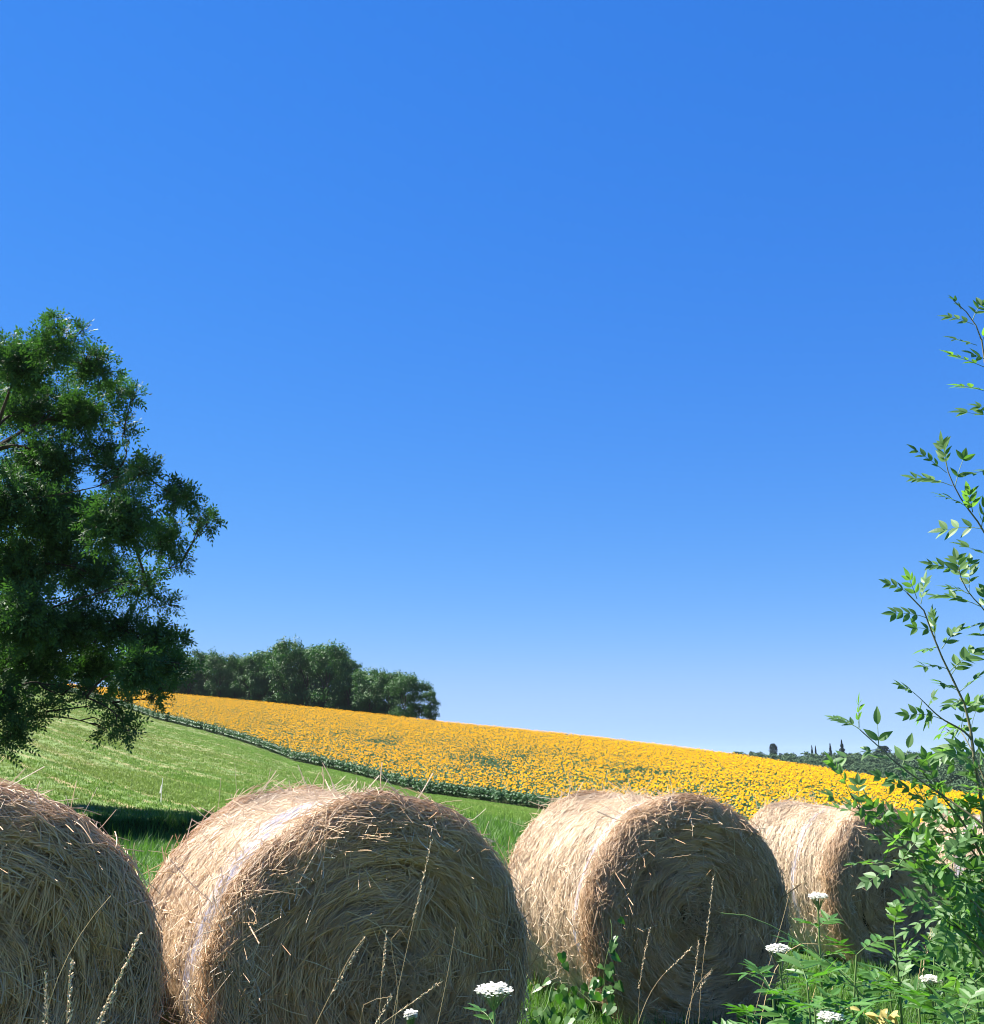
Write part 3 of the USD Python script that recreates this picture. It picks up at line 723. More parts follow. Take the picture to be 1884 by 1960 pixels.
def make_bale(loc, yaw, label, seed, n_side, n_face, n_rim, loose=26, net=(-.30, .07, 70), tuft_mid=0, clumps=8, sag=1.0):
    rng = np.random.default_rng(seed)
    t = thing('straw_bale', label, 'straw bale', loc, yaw, (1 + .05 * (sag - 1), 1, 1 - .05 * (sag - 1)), 'round straw bales in a row')
    C = np.array([0, 0, R_B])
    # solid body with rounded, uneven surface
    nth = 72
    prof = [(-1, k / 20 * R_B) for k in range(0, 20)] + [(s, None) for s in np.linspace(-1, 1, 33)[1:-1]] + [(1, k / 20 * R_B) for k in range(19, -1, -1)]
    th = np.arange(nth) * 2 * np.pi / nth
    rows = []
    for s, rho in prof:
        if rho is not None:
            h = face_h(np.full(nth, rho), th, seed) - .072
            rr = np.full(nth, rho) - (.02 if rho > R_B * .95 else 0); yy = s * (L_B / 2 + h)
        else:
            yy = np.full(nth, s * L_B / 2); rr = R_B + side_h(th, yy, seed) - .038
        rows.append(np.stack([rr * np.cos(th), yy, R_B + rr * np.sin(th)], -1))
    v = np.array(rows); n = len(prof)
    i, j = np.meshgrid(np.arange(n - 1), np.arange(nth), indexing='ij')
    q = np.stack([i * nth + j, i * nth + (j + 1) % nth, (i + 1) * nth + (j + 1) % nth, (i + 1) * nth + j], -1).reshape(-1, 4)
    f = np.vstack([q[:, [0, 1, 2]], q[:, [0, 2, 3]]])
    vv = v.reshape(-1, 3)
    fr = f // nth
    front = (fr.max(1) <= 19)
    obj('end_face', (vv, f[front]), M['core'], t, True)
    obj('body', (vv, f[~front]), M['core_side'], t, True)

    # straw lying round the side
    k = n_side
    th = rng.uniform(math.radians(-60), math.radians(240), k); y = rng.uniform(-L_B / 2, L_B / 2, k)
    al = rng.normal(0, .30, k); odd = rng.random(k) < .16; al[odd] = rng.uniform(-1.5, 1.5, odd.sum())
    ln = np.clip(rng.lognormal(math.log(.095), .5, k), .03, .30)
    r0 = R_B + rng.uniform(-.009, .007, k)
    lift = np.where(rng.random(k) < .07, rng.exponential(.024, k), rng.exponential(.003, k))
    lift = np.where((y > L_B / 2 - .28), lift * 1.6, lift)
    S = np.linspace(-.5, .5, 4)
    pts = np.zeros((k, 4, 3)); sgn = np.where(rng.random(k) < .5, 1, -1)
    for m, s in enumerate(S):
        tt = th + s * ln * np.cos(al) / R_B; yy = y + s * ln * np.sin(al)
        over = np.clip(np.abs(yy) - L_B / 2, 0, 1)
        rr = r0 + side_h(tt, np.clip(yy, -L_B / 2, L_B / 2), seed) + side_groove(th, y, seed) + lift * np.clip(s * sgn + .5, 0, 1) ** 1.5 - over * .5
        pts[:, m] = np.stack([rr * np.cos(tt), yy, R_B + rr * np.sin(tt)], -1)
    pts[:, 1:3] += rng.normal(0, .0035, (k, 2, 3))
    curves('side_straw', pts, np.clip(rng.lognormal(math.log(.0024), .4, k), .0012, .0055), M['straw'], t)

    # wound straw on the end that faces the camera
    k = n_face
    rho = R_B * np.sqrt(rng.uniform(.0005, 1, k)); ph = rng.uniform(0, 2 * np.pi, k)
    al = rng.normal(.05, .16, k) + rng.normal(0, .28, k) * np.clip((rho - .46) / .12, 0, 1); odd = rng.random(k) < .07; al[odd] = rng.uniform(-1.5, 1.5, odd.sum())
    ln = np.clip(rng.lognormal(math.log(.062), .5, k), .02, .24) * np.clip(rho / .22, .35, 1)
    up = np.where(rng.random(k) < .08, rng.exponential(.04, k), rng.exponential(.004, k)); d0 = rng.uniform(-.009, .006, k)
    pts = np.zeros((k, 3, 3)); sgn = np.where(rng.random(k) < .5, 1, -1)
    for m, s in enumerate((-.5, 0, .5)):
        r2 = np.clip(rho + s * ln * np.sin(al), 0, R_B); p2 = ph + s * ln * np.cos(al) / np.maximum(rho, .05)
        yy = -(L_B / 2 + face_h(r2, p2, seed) + face_groove(rho, ph, seed) + d0 + up * np.clip(s * sgn + .5, 0, 1))
        pts[:, m] = np.stack([r2 * np.cos(p2), yy, R_B + r2 * np.sin(p2)], -1)
    kc = n_face // 48
    rho = R_B * np.sqrt(rng.uniform(.0005, .95, kc)); ph = rng.uniform(0, 2 * np.pi, kc); ac = rng.uniform(-1.57, 1.57, kc) * rng.random(kc); lc = np.clip(rng.lognormal(math.log(.05), .5, kc), .02, .16)
    cp = np.zeros((kc, 2, 3)); base_y = -(L_B / 2 + face_h(rho, ph, seed) + rng.uniform(.004, .02, kc)); dy = rng.normal(0, .18, kc)
    for m, s in enumerate((-.5, .5)):
        ax_, bx_ = s * lc * np.cos(ac), s * lc * np.sin(ac)
        cp[:, m] = np.stack([(rho + bx_) * np.cos(ph) - ax_ * np.sin(ph), base_y + s * lc * dy, R_B + (rho + bx_) * np.sin(ph) + ax_ * np.cos(ph)], -1)
    curves('chaff', cp, np.clip(rng.lognormal(math.log(.0027), .35, kc), .0012, .0042), M['straw_rim'], t)
    pts[:, 1] += rng.normal(0, .003, (k, 3))
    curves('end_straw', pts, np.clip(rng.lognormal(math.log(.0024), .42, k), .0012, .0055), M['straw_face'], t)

    # shaggy straw over both rims
    k = n_rim
    front = rng.random(k) < .66
    th = rng.uniform(math.radians(-50), math.radians(230), k); psi = np.clip(rng.normal(.45, .5, k), -.5, 1.5)
    c1 = np.stack([np.cos(th), 0 * th, np.sin(th)], -1); ax = np.where(front, -1.0, 1.0)[:, None] * np.array([0, 1.0, 0]); tg = np.stack([-np.sin(th), 0 * th, np.cos(th)], -1)
    nrm = c1 * np.cos(psi)[:, None] + ax * np.sin(psi)[:, None]; tan2 = -c1 * np.sin(psi)[:, None] + ax * np.cos(psi)[:, None]
    p0 = c1 * (R_B - ARC + .012) + ax * (L_B / 2 - ARC) + nrm * (ARC + rng.uniform(-.01, .03, k) + .04 * (meshkit.noise(c1 * 6 + ax, seed) - .4))[:, None]
    be = rng.normal(0, .55, k); dr = tg * np.cos(be)[:, None] * np.where(rng.random(k) < .5, 1, -1)[:, None] + tan2 * np.sin(be)[:, None]
    ln = np.clip(rng.lognormal(math.log(.12), .5, k), .04, .32); out = np.where(rng.random(k) < .13, rng.uniform(.2, .7, k), rng.normal(.05, .1, k))
    pts = np.zeros((k, 3, 3))
    for m, s in enumerate((0, .5, 1)):
        pts[:, m] = p0 + (dr + nrm * out[:, None]) * (ln * (s - .35))[:, None] - nrm * ((ln * (s - .4)) ** 2 * 2.2)[:, None] + np.array([0, 0, -1.0]) * (ln * s * s * .12)[:, None]
    pts += C
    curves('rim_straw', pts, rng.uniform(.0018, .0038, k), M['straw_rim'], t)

    # locks of straw that hang down over the end, and the tuft at its middle
    P = []
    for _ in range(clumps):
        a = rng.uniform(.3, 2.85); rad = rng.uniform(.25, R_B - .02); c0 = np.array([rad * math.cos(a), -(L_B / 2 + .02), rad * math.sin(a)])
        w = rng.uniform(.03, .10); m = rng.integers(25, 70); dirv = norm([rng.normal(0, .35), -.1, -1])
        b0 = c0 + rng.normal(0, 1, (m, 3)) * [w, .012, w * .6]; d = norm(dirv + rng.normal(0, .35, (m, 3)) * [1, .3, 1]); L = rng.uniform(.06, .24, m)[:, None]
        P.append(np.stack([b0, b0 + d * L * .5 + [0, -.012, 0], b0 + d * L + [0, 0, -.02]], 1))
    tuft_mid = tuft_mid or 140
    if tuft_mid:
        b0 = rng.normal(0, 1, (tuft_mid, 3)) * [.09, .012, .05] + [0, -(L_B / 2 + .035), .0]; d = norm(rng.normal(size=(tuft_mid, 3)) * [1, .4, .8] + [0, -.25, -.1]); L = rng.uniform(.04, .15, tuft_mid)[:, None]
        P.append(np.stack([b0, b0 + d * L * .5, b0 + d * L + [0, 0, -.015]], 1))
    if P:
        P = np.vstack(P) + C
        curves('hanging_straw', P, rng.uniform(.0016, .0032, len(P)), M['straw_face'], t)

    # net wrap: white threads drawn tight round the body
    y0, wd, cnt = net
    if cnt:
        tt = np.linspace(math.radians(-60), math.radians(240), 60); P = []
        for _ in range(cnt):
            yb = y0 + rng.normal(0, wd / 2); fq = rng.uniform(3, 9); ph = rng.uniform(0, 6.28)
            yy = yb + .006 * np.sin(tt * fq * 3 + ph) + .02 * (meshkit.noise(np.stack([tt * 1.5, 0 * tt + yb * 9, 0 * tt], -1), seed) - .5)
            rr = R_B + side_h(tt, yy, seed) + rng.uniform(-.004, .013)
            P.append(np.stack([rr * np.cos(tt), yy, R_B + rr * np.sin(tt)], -1))
        curves('net_wrap', np.array(P), .0019, M['net'], t)

    # single straws that stand clear of the bale
    for _ in range(loose):
        if rng.random() < .5:
            th = rng.uniform(.5, 3.3); y = (L_B / 2 - .25) * (1 if rng.random() < .6 else -1) + rng.uniform(-.2, .2)
            c = np.array([R_B * math.cos(th), y, R_B * math.sin(th)]); d = norm(np.array([math.cos(th), rng.normal(0, .6), math.sin(th)]) * [.8, 1, .8] + rng.normal(0, .55, 3))
        else:
            a = rng.uniform(-.2, 3.4); rad = R_B * rng.uniform(.1, .98); c = np.array([rad * math.cos(a), -(L_B / 2 + .03), rad * math.sin(a)]); d = norm([rng.normal(0, .7), -.22, rng.normal(-.35, .6)])
        ln = rng.uniform(.06, .15) * (1 if rng.random() < .8 else 1.45); p = C + c
        obj('straw', tube([p - d * .03, p + d * ln * .5 + rng.normal(0, .006, 3), p + d * ln], [.0016, .0016, .0012], 4), M['loose'], t, True)
    return t


def bale_at(front_x, front_y, yaw, *a, **k):
    """front_x, front_y: middle of the end that faces the camera."""
    cx, cy = front_x - math.sin(yaw) * L_B / 2, front_y + math.cos(yaw) * L_B / 2
    z = k.pop('z'); return make_bale((cx, cy, z - .02), yaw, *a, **k)


bale_at(-1.785, 3.54, .47, 'nearest straw bale, cut off by the left edge, mostly in shade', 101, 9000, 52000, 9000, z=.155, net=(0, 0, 0), loose=44, clumps=4, sag=1.3)
bale_at(-.42, 4.28, .55, 'big straw bale with a broad white net band, second from the left', 102, 76000, 52000, 12000, z=.085, net=(-.20, .10, 150), loose=46, tuft_mid=420, clumps=3)
bale_at(1.185, 6.2, .43, 'straw bale with a thin white net line, middle of the row', 103, 66000, 44000, 10000, z=.02, net=(-.33, .035, 26), loose=30, clumps=2, sag=1.1)
bale_at(3.41, 9.15, .54, 'straw bale half behind the leafy bush on the right', 104, 46000, 26000, 6500, z=-.18, net=(-.1, .03, 16), loose=16, clumps=2, sag=.7)
bale_at(6.1, 11.9, .5, 'pale straw bale at the right edge seen through the bush leaves', 105, 16000, 4000, 2500, z=-.39, net=(-.1, .06, 40), loose=6, clumps=2)

# ------------------------------------------------------------------ grass of the verge
rng = np.random.default_rng(61)
grass_protos = [[('blades', tuft(rng, 14, .17, .16, .0065, .4, 3), M['grass'], False)] for _ in range(5)] + [[('blades', tuft(rng, 12, .30, .14, .006, .5, 3), M['grass'], False)] for _ in range(2)]
xs, ys = [], []
for (ra, rb, n) in ((4.2, 9, 8000), (9, 24, 9500)):
    x, y, a, r = scatter_polar(rng, n, math.radians(-31), math.radians(31), lambda a, ra=ra: 0 * a + ra, lambda a, rb=rb: 0 * a + rb)
    xs.append(x); ys.append(y)
a = rng.uniform(math.radians(-29), math.radians(-4), 1600); r = fE(a) - rng.uniform(-.05, .8, 1600); xs.append(r * np.sin(a)); ys.append(r * np.cos(a))
x, y = np.concatenate(xs), np.concatenate(ys)
r = np.hypot(x, y)
tall = rng.random(len(x)) < np.where(r < 8, .30, .04)
instancer('verge_grass', grass_protos, np.stack([x, y, ground_z(x, y)], -1), rng.uniform(0, 6.28, len(x)), rng.uniform(.7, 1.25, len(x)) * np.clip(r / 11, .9, 1.6),
          np.where(tall, rng.integers(5, 7, len(x)), rng.integers(0, 5, len(x))), label='short green grass of the strip round the bales', cat='grass')

# white marker stake at the edge of the crop
p = at(305, 1573, 27.0); p[2] = float(ground_z(p[0], p[1]))
st = thing('marker_stake', 'small white marker stake with a tag at the crop edge', 'stake', p, -.8)
obj('post', tube([[0, 0, -.1], [0, 0, .36], [.004, 0, .62]], [.012, .011, .008], 6), M['white_plastic'], st)
tagm = trimesh.creation.extrude_polygon(__import__('shapely').Polygon([(-.085, 0), (.0, .0), (.0, .22), (-.03, .20)]), .012, engine='earcut')
tagm.apply_transform(trimesh.transformations.rotation_matrix(math.pi / 2, [1, 0, 0])); tagm.apply_translation([-.012, .006, .24])
obj('tag', tagm, M['white_plastic'], st)

# ------------------------------------------------------------------ compound leaves
def leaflet(base, d, nrm, L, w, curl=.12, fold=.18, teeth=False):
    d = norm(d); s = norm(np.cross(nrm, d)); nn = np.cross(d, s)
    t = np.array([0, .12, .28, .46, .64, .82, 1.0]); hw = np.array([0, .62, .95, 1.0, .78, .40, 0]) * w / 2
    if teeth:
        t = np.linspace(0, 1, 9); hw = np.interp(t, [0, .15, .4, .7, 1], [0, .8, 1, .7, 0]) * w / 2 * np.where(np.arange(9) % 2, 1.15, .86)
    mid = base + t[:, None] * d * L - nn * (curl * L * t ** 2)[:, None]
    lf = mid + s * hw[:, None] + nn * (fold * hw)[:, None]; rt = mid - s * hw[:, None] + nn * (fold * hw)[:, None]
    n = len(t); v = np.vstack([mid, lf[1:-1], rt[1:-1]]); f = []
    A = lambda k: 0 if k == 0 else (n - 1 if k == n - 1 else n + k - 1)
    B = lambda k: 0 if k == 0 else (n - 1 if k == n - 1 else 2 * n - 2 + k - 1)
    for k in range(n - 1):
        for side, fl in ((A, 0), (B, 1)):
            tri = [[k, k + 1, side(k + 1)], [k, side(k + 1), side(k)]]
            for q in tri:
                if len(set(q)) == 3:
                    f.append(q if fl else q[::-1])
    return v, np.array(f)


def compound(rng, base, tip, pairs=4, L=.05, w=.02, face=None, droop=.06, teeth=False, lean=.75):
    """(rachis mesh, [leaflet meshes]) of a pinnate leaf from base to tip."""
    base, tip = np.asarray(base, float), np.asarray(tip, float)
    ax = tip - base; ln = np.linalg.norm(ax); d = ax / ln
    face = norm(np.array([-.15, -.45, .85]) + rng.normal(0, .3, 3)) if face is None else norm(face)
    s = norm(np.cross(face, d)); nn = np.cross(d, s)
    end = .80
    t = np.linspace(0, 1, 6); line = base + t[:, None] * ax * end + np.array([0, 0, 1.0]) * (droop * ln * 4 * t * (1 - t))[:, None]
    at_ = lambda q: np.array([np.interp(q, t, line[:, c]) for c in range(3)])
    lv = []
    for k in range(pairs):
        q = .30 + .66 * k / max(pairs - 1, 1)
        for sg in (-1, 1):
            sz = rng.uniform(.85, 1.1) * (.82 + .3 * math.sin(math.pi * (k + .8) / (pairs + .6)))
            dd = norm(d * lean + s * sg + nn * rng.normal(.05, .18) + rng.normal(0, .08, 3)); nl = norm(nn + s * sg * rng.normal(-.1, .25) + d * rng.normal(0, .2))
            lv.append(leaflet(at_(q + rng.uniform(-.02, .02)), dd, nl, L * sz, w * sz, rng.uniform(.02, .2), rng.uniform(.1, .35), teeth))
    lv.append(leaflet(line[-1], norm(d + rng.normal(0, .08, 3)), nn, L * 1.15, w * 1.1, rng.uniform(.02, .2), .2, teeth))
    return tube(line, np.linspace(.0016, .0008, 6), 4), lv


def add_leaf(parent, mats, built, leaf_name='leaf'):
    r_, lv = built
    lf = obj(leaf_name, r_, mats[1], parent, True)
    for m in lv:
        obj('leaflet', m, mats[0], lf)
    return lf


# ------------------------------------------------------------------ the sapling on the right
rng = np.random.default_rng(71)
D0 = 3.5


def bz(X, Y, dy=0.0):
    """A point of the sapling, from an enlarged cut of the picture's right edge."""
    return at(1545 + .4845 * X, 558 + .4845 * Y, D0 + dy)


root = np.array([2.15, D0 + .15, 0.0]); root[2] = float(ground_z(root[0], root[1]))
sap = thing('ash_sapling', 'tall slender sapling with paired leaflets against the sky at the right edge', 'sapling', root)
loc = lambda p: np.asarray(p) - root
LB, TW = (M['leaf_bush'], M['stem_green']), M['twig']
STEMS = [([(812, 1000, .2), (770, 700, .12), (722, 420, .05), (700, 260), (690, 190), (660, 120), (610, 60), (578, 34)], .006),
         ([(843, 1400, .18), (790, 1150, .06), (735, 1020), (700, 950), (665, 895), (630, 850), (585, 775), (557, 710), (546, 660)], .006),
         ([(848, 1720, .17), (800, 1450, .12), (740, 1320, .08), (690, 1245, .05), (640, 1190), (612, 1140), (598, 1090)], .005),
         ([(860, 2620, .1), (735, 2320, .03), (700, 2100, 0), (676, 1930, 0), (655, 1800), (630, 1650), (600, 1580), (555, 1490), (510, 1390), (470, 1280), (435, 1215), (395, 1190)], .008),
         ([(650, 1770, 0), (600, 1725), (540, 1692), (480, 1640), (430, 1592)], .004),
         ([(860, 2560, .1), (815, 2270, -.15), (700, 2110, -.2), (600, 2035, -.15), (460, 1940, -.1), (350, 1860, -.1), (290, 1805, -.1), (210, 1732, -.1)], .006),
         ([(840, 900, .2), (800, 500, .2), (790, 200, .2), (775, 60, .2)], .010), ([(860, 2600, .1), (850, 1900, .15), (845, 1400, .2), (840, 900, .2)], .014)]
for pts, rd in STEMS:
    P = smooth_line([loc(bz(p[0], p[1], p[2] if len(p) > 2 else 0)) for p in pts], 16)
    obj('stem', tube(P, np.linspace(rd, rd * .3, 16), 6), TW, sap, True)
P = smooth_line([[0, 0, 0], [.03, 0, .4], *(loc(bz(*q)) for q in ((860, 2600, .1), (850, 2300, .12)))], 10)
obj('stem', tube(P, np.linspace(.022, .014, 10), 7), TW, sap, True)
# base, tip, pairs, leaflet length
SKY = [((610, 70), (578, 30), 2, .035), ((658, 130), (545, 95), 3, .046), ((655, 112), (700, 40), 3, .05), ((672, 212), (567, 182), 3, .046), ((690, 200), (745, 120), 3, .05), ((705, 300), (535, 236), 4, .05), ((700, 265), (650, 245), 2, .05),
       ((720, 400), (583, 368), 3, .054), ((725, 490), (605, 474), 2, .06), ((735, 470), (672, 452), 2, .045), ((730, 712), (642, 718), 2, .05),
       ((552, 716), (405, 608), 4, .042), ((575, 768), (387, 731), 5, .05), ((556, 705), (532, 582), 5, .052), ((585, 772), (626, 636), 2, .05), ((640, 856), (512, 798), 3, .046), ((655, 872), (640, 785), 3, .05),
       ((695, 938), (512, 944), 3, .06), ((690, 930), (705, 830), 3, .055), ((720, 1045), (615, 1002), 2, .06),
       ((612, 1145), (588, 1035), 4, .05), ((600, 1110), (466, 1072), 4, .042), ((640, 1190), (648, 1045), 4, .05), ((690, 1246), (470, 1195), 6, .05), ((640, 1195), (545, 1165), 3, .045), ((700, 1262), (715, 1160), 3, .055), ((735, 1310), (610, 1336), 2, .06), ((745, 1362), (668, 1360), 2, .05),
       ((400, 1192), (310, 1150), 3, .040), ((470, 1288), (318, 1268), 4, .046), ((435, 1214), (398, 1118), 3, .045), ((450, 1235), (472, 1125), 4, .046), ((500, 1345), (415, 1325), 2, .045), ((508, 1382), (495, 1262), 4, .045), ((520, 1402), (448, 1420), 3, .048), ((532, 1412), (602, 1326), 3, .045),
       ((552, 1490), (445, 1480), 3, .044), ((560, 1506), (682, 1412), 3, .060), ((592, 1574), (514, 1536), 3, .048), ((602, 1582), (705, 1500), 4, .055), ((570, 1515), (640, 1440), 3, .05), ((612, 1612), (560, 1640), 3, .05), ((630, 1650), (725, 1590), 4, .055),
       ((540, 1692), (362, 1670), 4, .040), ((480, 1640), (502, 1600), 2, .04), ((430, 1592), (358, 1554), 4, .038), ((455, 1615), (440, 1690), 2, .040), ((560, 1704), (520, 1760), 2, .035), ((500, 1660), (480, 1700), 2, .045),
       ((212, 1732), (85, 1678), 5, .040), ((206, 1724), (205, 1608), 3, .040), ((284, 1800), (278, 1690), 1, .060), ((300, 1812), (112, 1852), 2, .055), ((378, 1872), (405, 1788), 1, .056), ((352, 1862), (262, 1838), 1, .052), ((640, 1790), (530, 1830), 3, .06), ((660, 1830), (760, 1760), 4, .06), ((650, 1720), (560, 1745), 3, .055)]
for b, tip, pairs, L in SKY:
    dy = rng.normal(0, .05)
    B, Tp = loc(bz(*b)), loc(bz(*tip, dy))
    add_leaf(sap, LB, compound(rng, B, Tp, pairs, L * .94, L * .38, droop=rng.uniform(-.02, .08), lean=.9))

more = []
for _ in range(46):                                                   # the side of the sapling that the picture's edge cuts off
    b = loc(bz(rng.uniform(790, 850), rng.uniform(60, 1900), .2)); d = norm([rng.uniform(.1, 1), rng.normal(.2, .6), rng.uniform(-.2, .7)])
    a_ = compound(rng, b, b + d * rng.uniform(.14, .22), 4, .048, .019); more += [a_[0], *a_[1]]
obj('foliage', merge(more), M['leaf_bush'], sap, kind='stuff')

# the lower, denser bush beneath it
rng = np.random.default_rng(72)
bq = np.array([1.75, 3.7, 0]); bq[2] = float(ground_z(bq[0], bq[1]))
bush = thing('leafy_bush', 'dense leafy bush with grey green leaflets in front of the right hand bales', 'bush', bq)
bl = lambda u, v, y: at(u, v, y) - bq
BST = [[(1905, 2050, 3.5), (1880, 1850, 3.4), (1800, 1700, 3.3), (1720, 1610, 3.3), (1650, 1555, 3.3), (1628, 1520, 3.3)], [(1910, 2050, 3.6), (1890, 1800, 3.5), (1850, 1650, 3.5), (1800, 1560, 3.5), (1745, 1520, 3.5)],
       [(1915, 2050, 3.4), (1900, 1780, 3.2), (1840, 1710, 3.1), (1760, 1672, 3.1), (1690, 1650, 3.1)], [(1930, 2000, 3.5), (1915, 1600, 3.6), (1880, 1480, 3.6), (1840, 1400, 3.7)], [(1930, 2000, 3.2), (1900, 1850, 3.0), (1850, 1790, 3.0), (1800, 1760, 3.0)],
       [(1935, 2000, 3.4), (1925, 1700, 3.4), (1900, 1560, 3.4), (1870, 1470, 3.4)], [(1915, 1900, 3.6), (1870, 1640, 3.6), (1830, 1600, 3.6), (1790, 1590, 3.6)],
       [(1920, 2000, 3.3), (1895, 1820, 3.2), (1860, 1730, 3.2), (1815, 1660, 3.2), (1770, 1620, 3.25)], [(1925, 1950, 3.5), (1900, 1700, 3.5), (1860, 1600, 3.5), (1800, 1520, 3.5), (1760, 1470, 3.5)]]
rest = []
made = 0
for st_ in BST:
    P = smooth_line([bl(*q) for q in st_], 20)
    obj('stem', tube(P, np.linspace(.008, .002, 20), 5), M['twig'], bush, True)
    for k in range(5, 20):
        for _ in range(2):
            d = norm(np.gradient(P, axis=0)[k] * 6 + norm([rng.normal(-.2, .8), rng.normal(-.2, .6), rng.normal(.25, .7)]))
            L = rng.uniform(.10, .16)
            built = compound(rng, P[k], P[k] + d * L, int(rng.integers(2, 5)), rng.uniform(.032, .045), rng.uniform(.015, .020), droop=rng.uniform(0, .1))
            if made < 33 and rng.random() < .22:
                add_leaf(bush, (M['leaf_bush'], M['stem_green']), built); made += 1
            else:
                rest += [built[0], *built[1]]
obj('foliage', merge(rest), M['leaf_bush'], bush, kind='stuff')

# ------------------------------------------------------------------ danewort and other green plants in front
def umbel(rng, parent, c, R):
    """A flat white flower head of many florets on spreading rays."""
    P = []; rays = []
    for k in range(30):
        a = k * 2.4; q = R * math.sqrt((k + .5) / 30); cc = c + [q * math.cos(a), q * math.sin(a), -.25 * q * q / R + rng.normal(0, .002)]
        rays.append(tube([c + [0, 0, -.05], (c + cc) / 2 + [0, 0, -.022], cc], [.0012, .001, .0008], 3))
        for _ in range(14):
            o = cc + np.r_[rng.normal(0, R * .10, 2), rng.normal(.004, .003)]; s = rng.uniform(.0028, .0046); b0 = rng.uniform(0, 6.28)
            ang = b0 + np.arange(5) * 2 * np.pi / 5
            ring = o + np.stack([np.cos(ang) * s, np.sin(ang) * s, np.full(5, .0012)], 1)
            P.append((np.vstack([ring, o]), np.array([[j, (j + 1) % 5, 5] for j in range(5)])))
    fh = obj('flower_head', merge(P), M['umbel'], parent)
    obj('rays', merge(rays), M['stem_green'], fh)


def herb(seed, name, label, cat, top, ydist, lean=(0, 0), span=.5, nodes=5, leaf=(.16, 4, .075, .019), head=None, mat='leaf_elder', bare_to=.0, up=.25):
    rng = np.random.default_rng(seed)
    tp = at(*top, ydist); g = np.array([tp[0] + lean[0], tp[1] + lean[1], 0.0]); g[2] = float(ground_z(g[0], g[1]))
    t = thing(name, label, cat, g)
    h = tp - g
    P = smooth_line([[0, 0, -.03], h * .5 + rng.normal(0, .012, 3), h], 12)
    obj('stem', tube(P, np.linspace(.0055, .0028, 12), 6), M['stem_green'], t, True)
    Lh = np.linalg.norm(h); a0 = rng.uniform(0, 3.1)
    for k in range(nodes):
        q = 1 - (bare_to + span * k / max(nodes - 1, 1)) / Lh
        if q < .05:
            break
        b = np.array([np.interp(q, np.linspace(0, 1, 12), P[:, c]) for c in range(3)])
        for sg in (0, math.pi):
            a = a0 + sg + k * 1.45 + rng.normal(0, .25); L = leaf[0] * rng.uniform(.8, 1.15) * (.62 + .38 * min(1, (k + 1) / 2.5))
            d = norm([math.cos(a), math.sin(a), rng.normal(up, .15)])
            add_leaf(t, (M[mat], M['stem_green']), compound(rng, b, b + d * L, leaf[1], leaf[2] * (L / leaf[0]), leaf[3], face=np.array([0, 0, 1.0]) + rng.normal(0, .2, 3), droop=rng.uniform(.02, .10), teeth=True, lean=.7))
    if head:
        umbel(rng, t, h + [0, 0, .012], head)
    return t


herb(81, 'danewort_plant', 'green danewort with a white flat flower head before the second bale', 'plant', (945, 1903), 2.6, span=.24, nodes=3, leaf=(.10, 2, .055, .014), head=.043, bare_to=.07)
herb(82, 'danewort_plant', 'leafy danewort with a tilted white flower head right of the middle bale', 'plant', (1490, 1822), 3.4, lean=(.02, .1), span=.42, nodes=6, leaf=(.15, 4, .075, .017), head=.036, bare_to=.07)
herb(83, 'danewort_plant', 'tallest danewort with a greenish flower head before the half hidden bale', 'plant', (1566, 1722), 3.7, lean=(.03, .05), span=.55, nodes=7, leaf=(.15, 4, .07, .016), head=.03, bare_to=.09)
herb(84, 'danewort_plant', 'spreading danewort without flowers left of the grass patch at the bottom right', 'plant', (1640, 1828), 3.5, lean=(-.05, .1), span=.5, nodes=7, leaf=(.18, 4, .08, .018))
herb(85, 'danewort_plant', 'low danewort at the bottom edge below the tilted white flower head', 'plant', (1545, 1880), 3.1, lean=(-.03, .05), span=.4, nodes=6, leaf=(.18, 4, .085, .019))
herb(86, 'danewort_plant', 'yellowish topped danewort under the bush at the right edge', 'plant', (1842, 1800), 3.5, span=.45, nodes=6, leaf=(.16, 4, .075, .018))
herb(87, 'danewort_plant', 'danewort with a white flower head by the grass at the bottom right', 'plant', (1782, 1882), 3.6, span=.3, nodes=4, leaf=(.14, 3, .06, .016), head=.032, bare_to=.06)
herb(88, 'danewort_plant', 'danewort whose white flower head just shows on the bottom edge', 'plant', (1590, 1954), 3.0, span=.3, nodes=4, leaf=(.14, 3, .06, .016), head=.034, bare_to=.06)
herb(89, 'danewort_plant', 'leafy danewort in the bottom right corner', 'plant', (1868, 1880), 3.1, span=.4, nodes=6, leaf=(.17, 4, .075, .018))
herb(90, 'danewort_plant', 'danewort with a small white flower head low before the second bale', 'plant', (786, 1956), 2.6, span=.2, nodes=2, leaf=(.08, 2, .04, .012), head=.013, bare_to=.06)
herb(91, 'pinnate_seedling', 'seedling with pale oval leaflets before the dark end of the half hidden bale', 'seedling', (1712, 1775), 3.6, span=.2, nodes=3, leaf=(.13, 3, .045, .021), mat='leaf_bush', up=.9)
herb(92, 'pinnate_seedling', 'small seedling with oval leaflets beside the right edge bush foot', 'seedling', (1788, 1820), 3.7, span=.2, nodes=3, leaf=(.12, 3, .042, .020), mat='leaf_bush', up=.9)

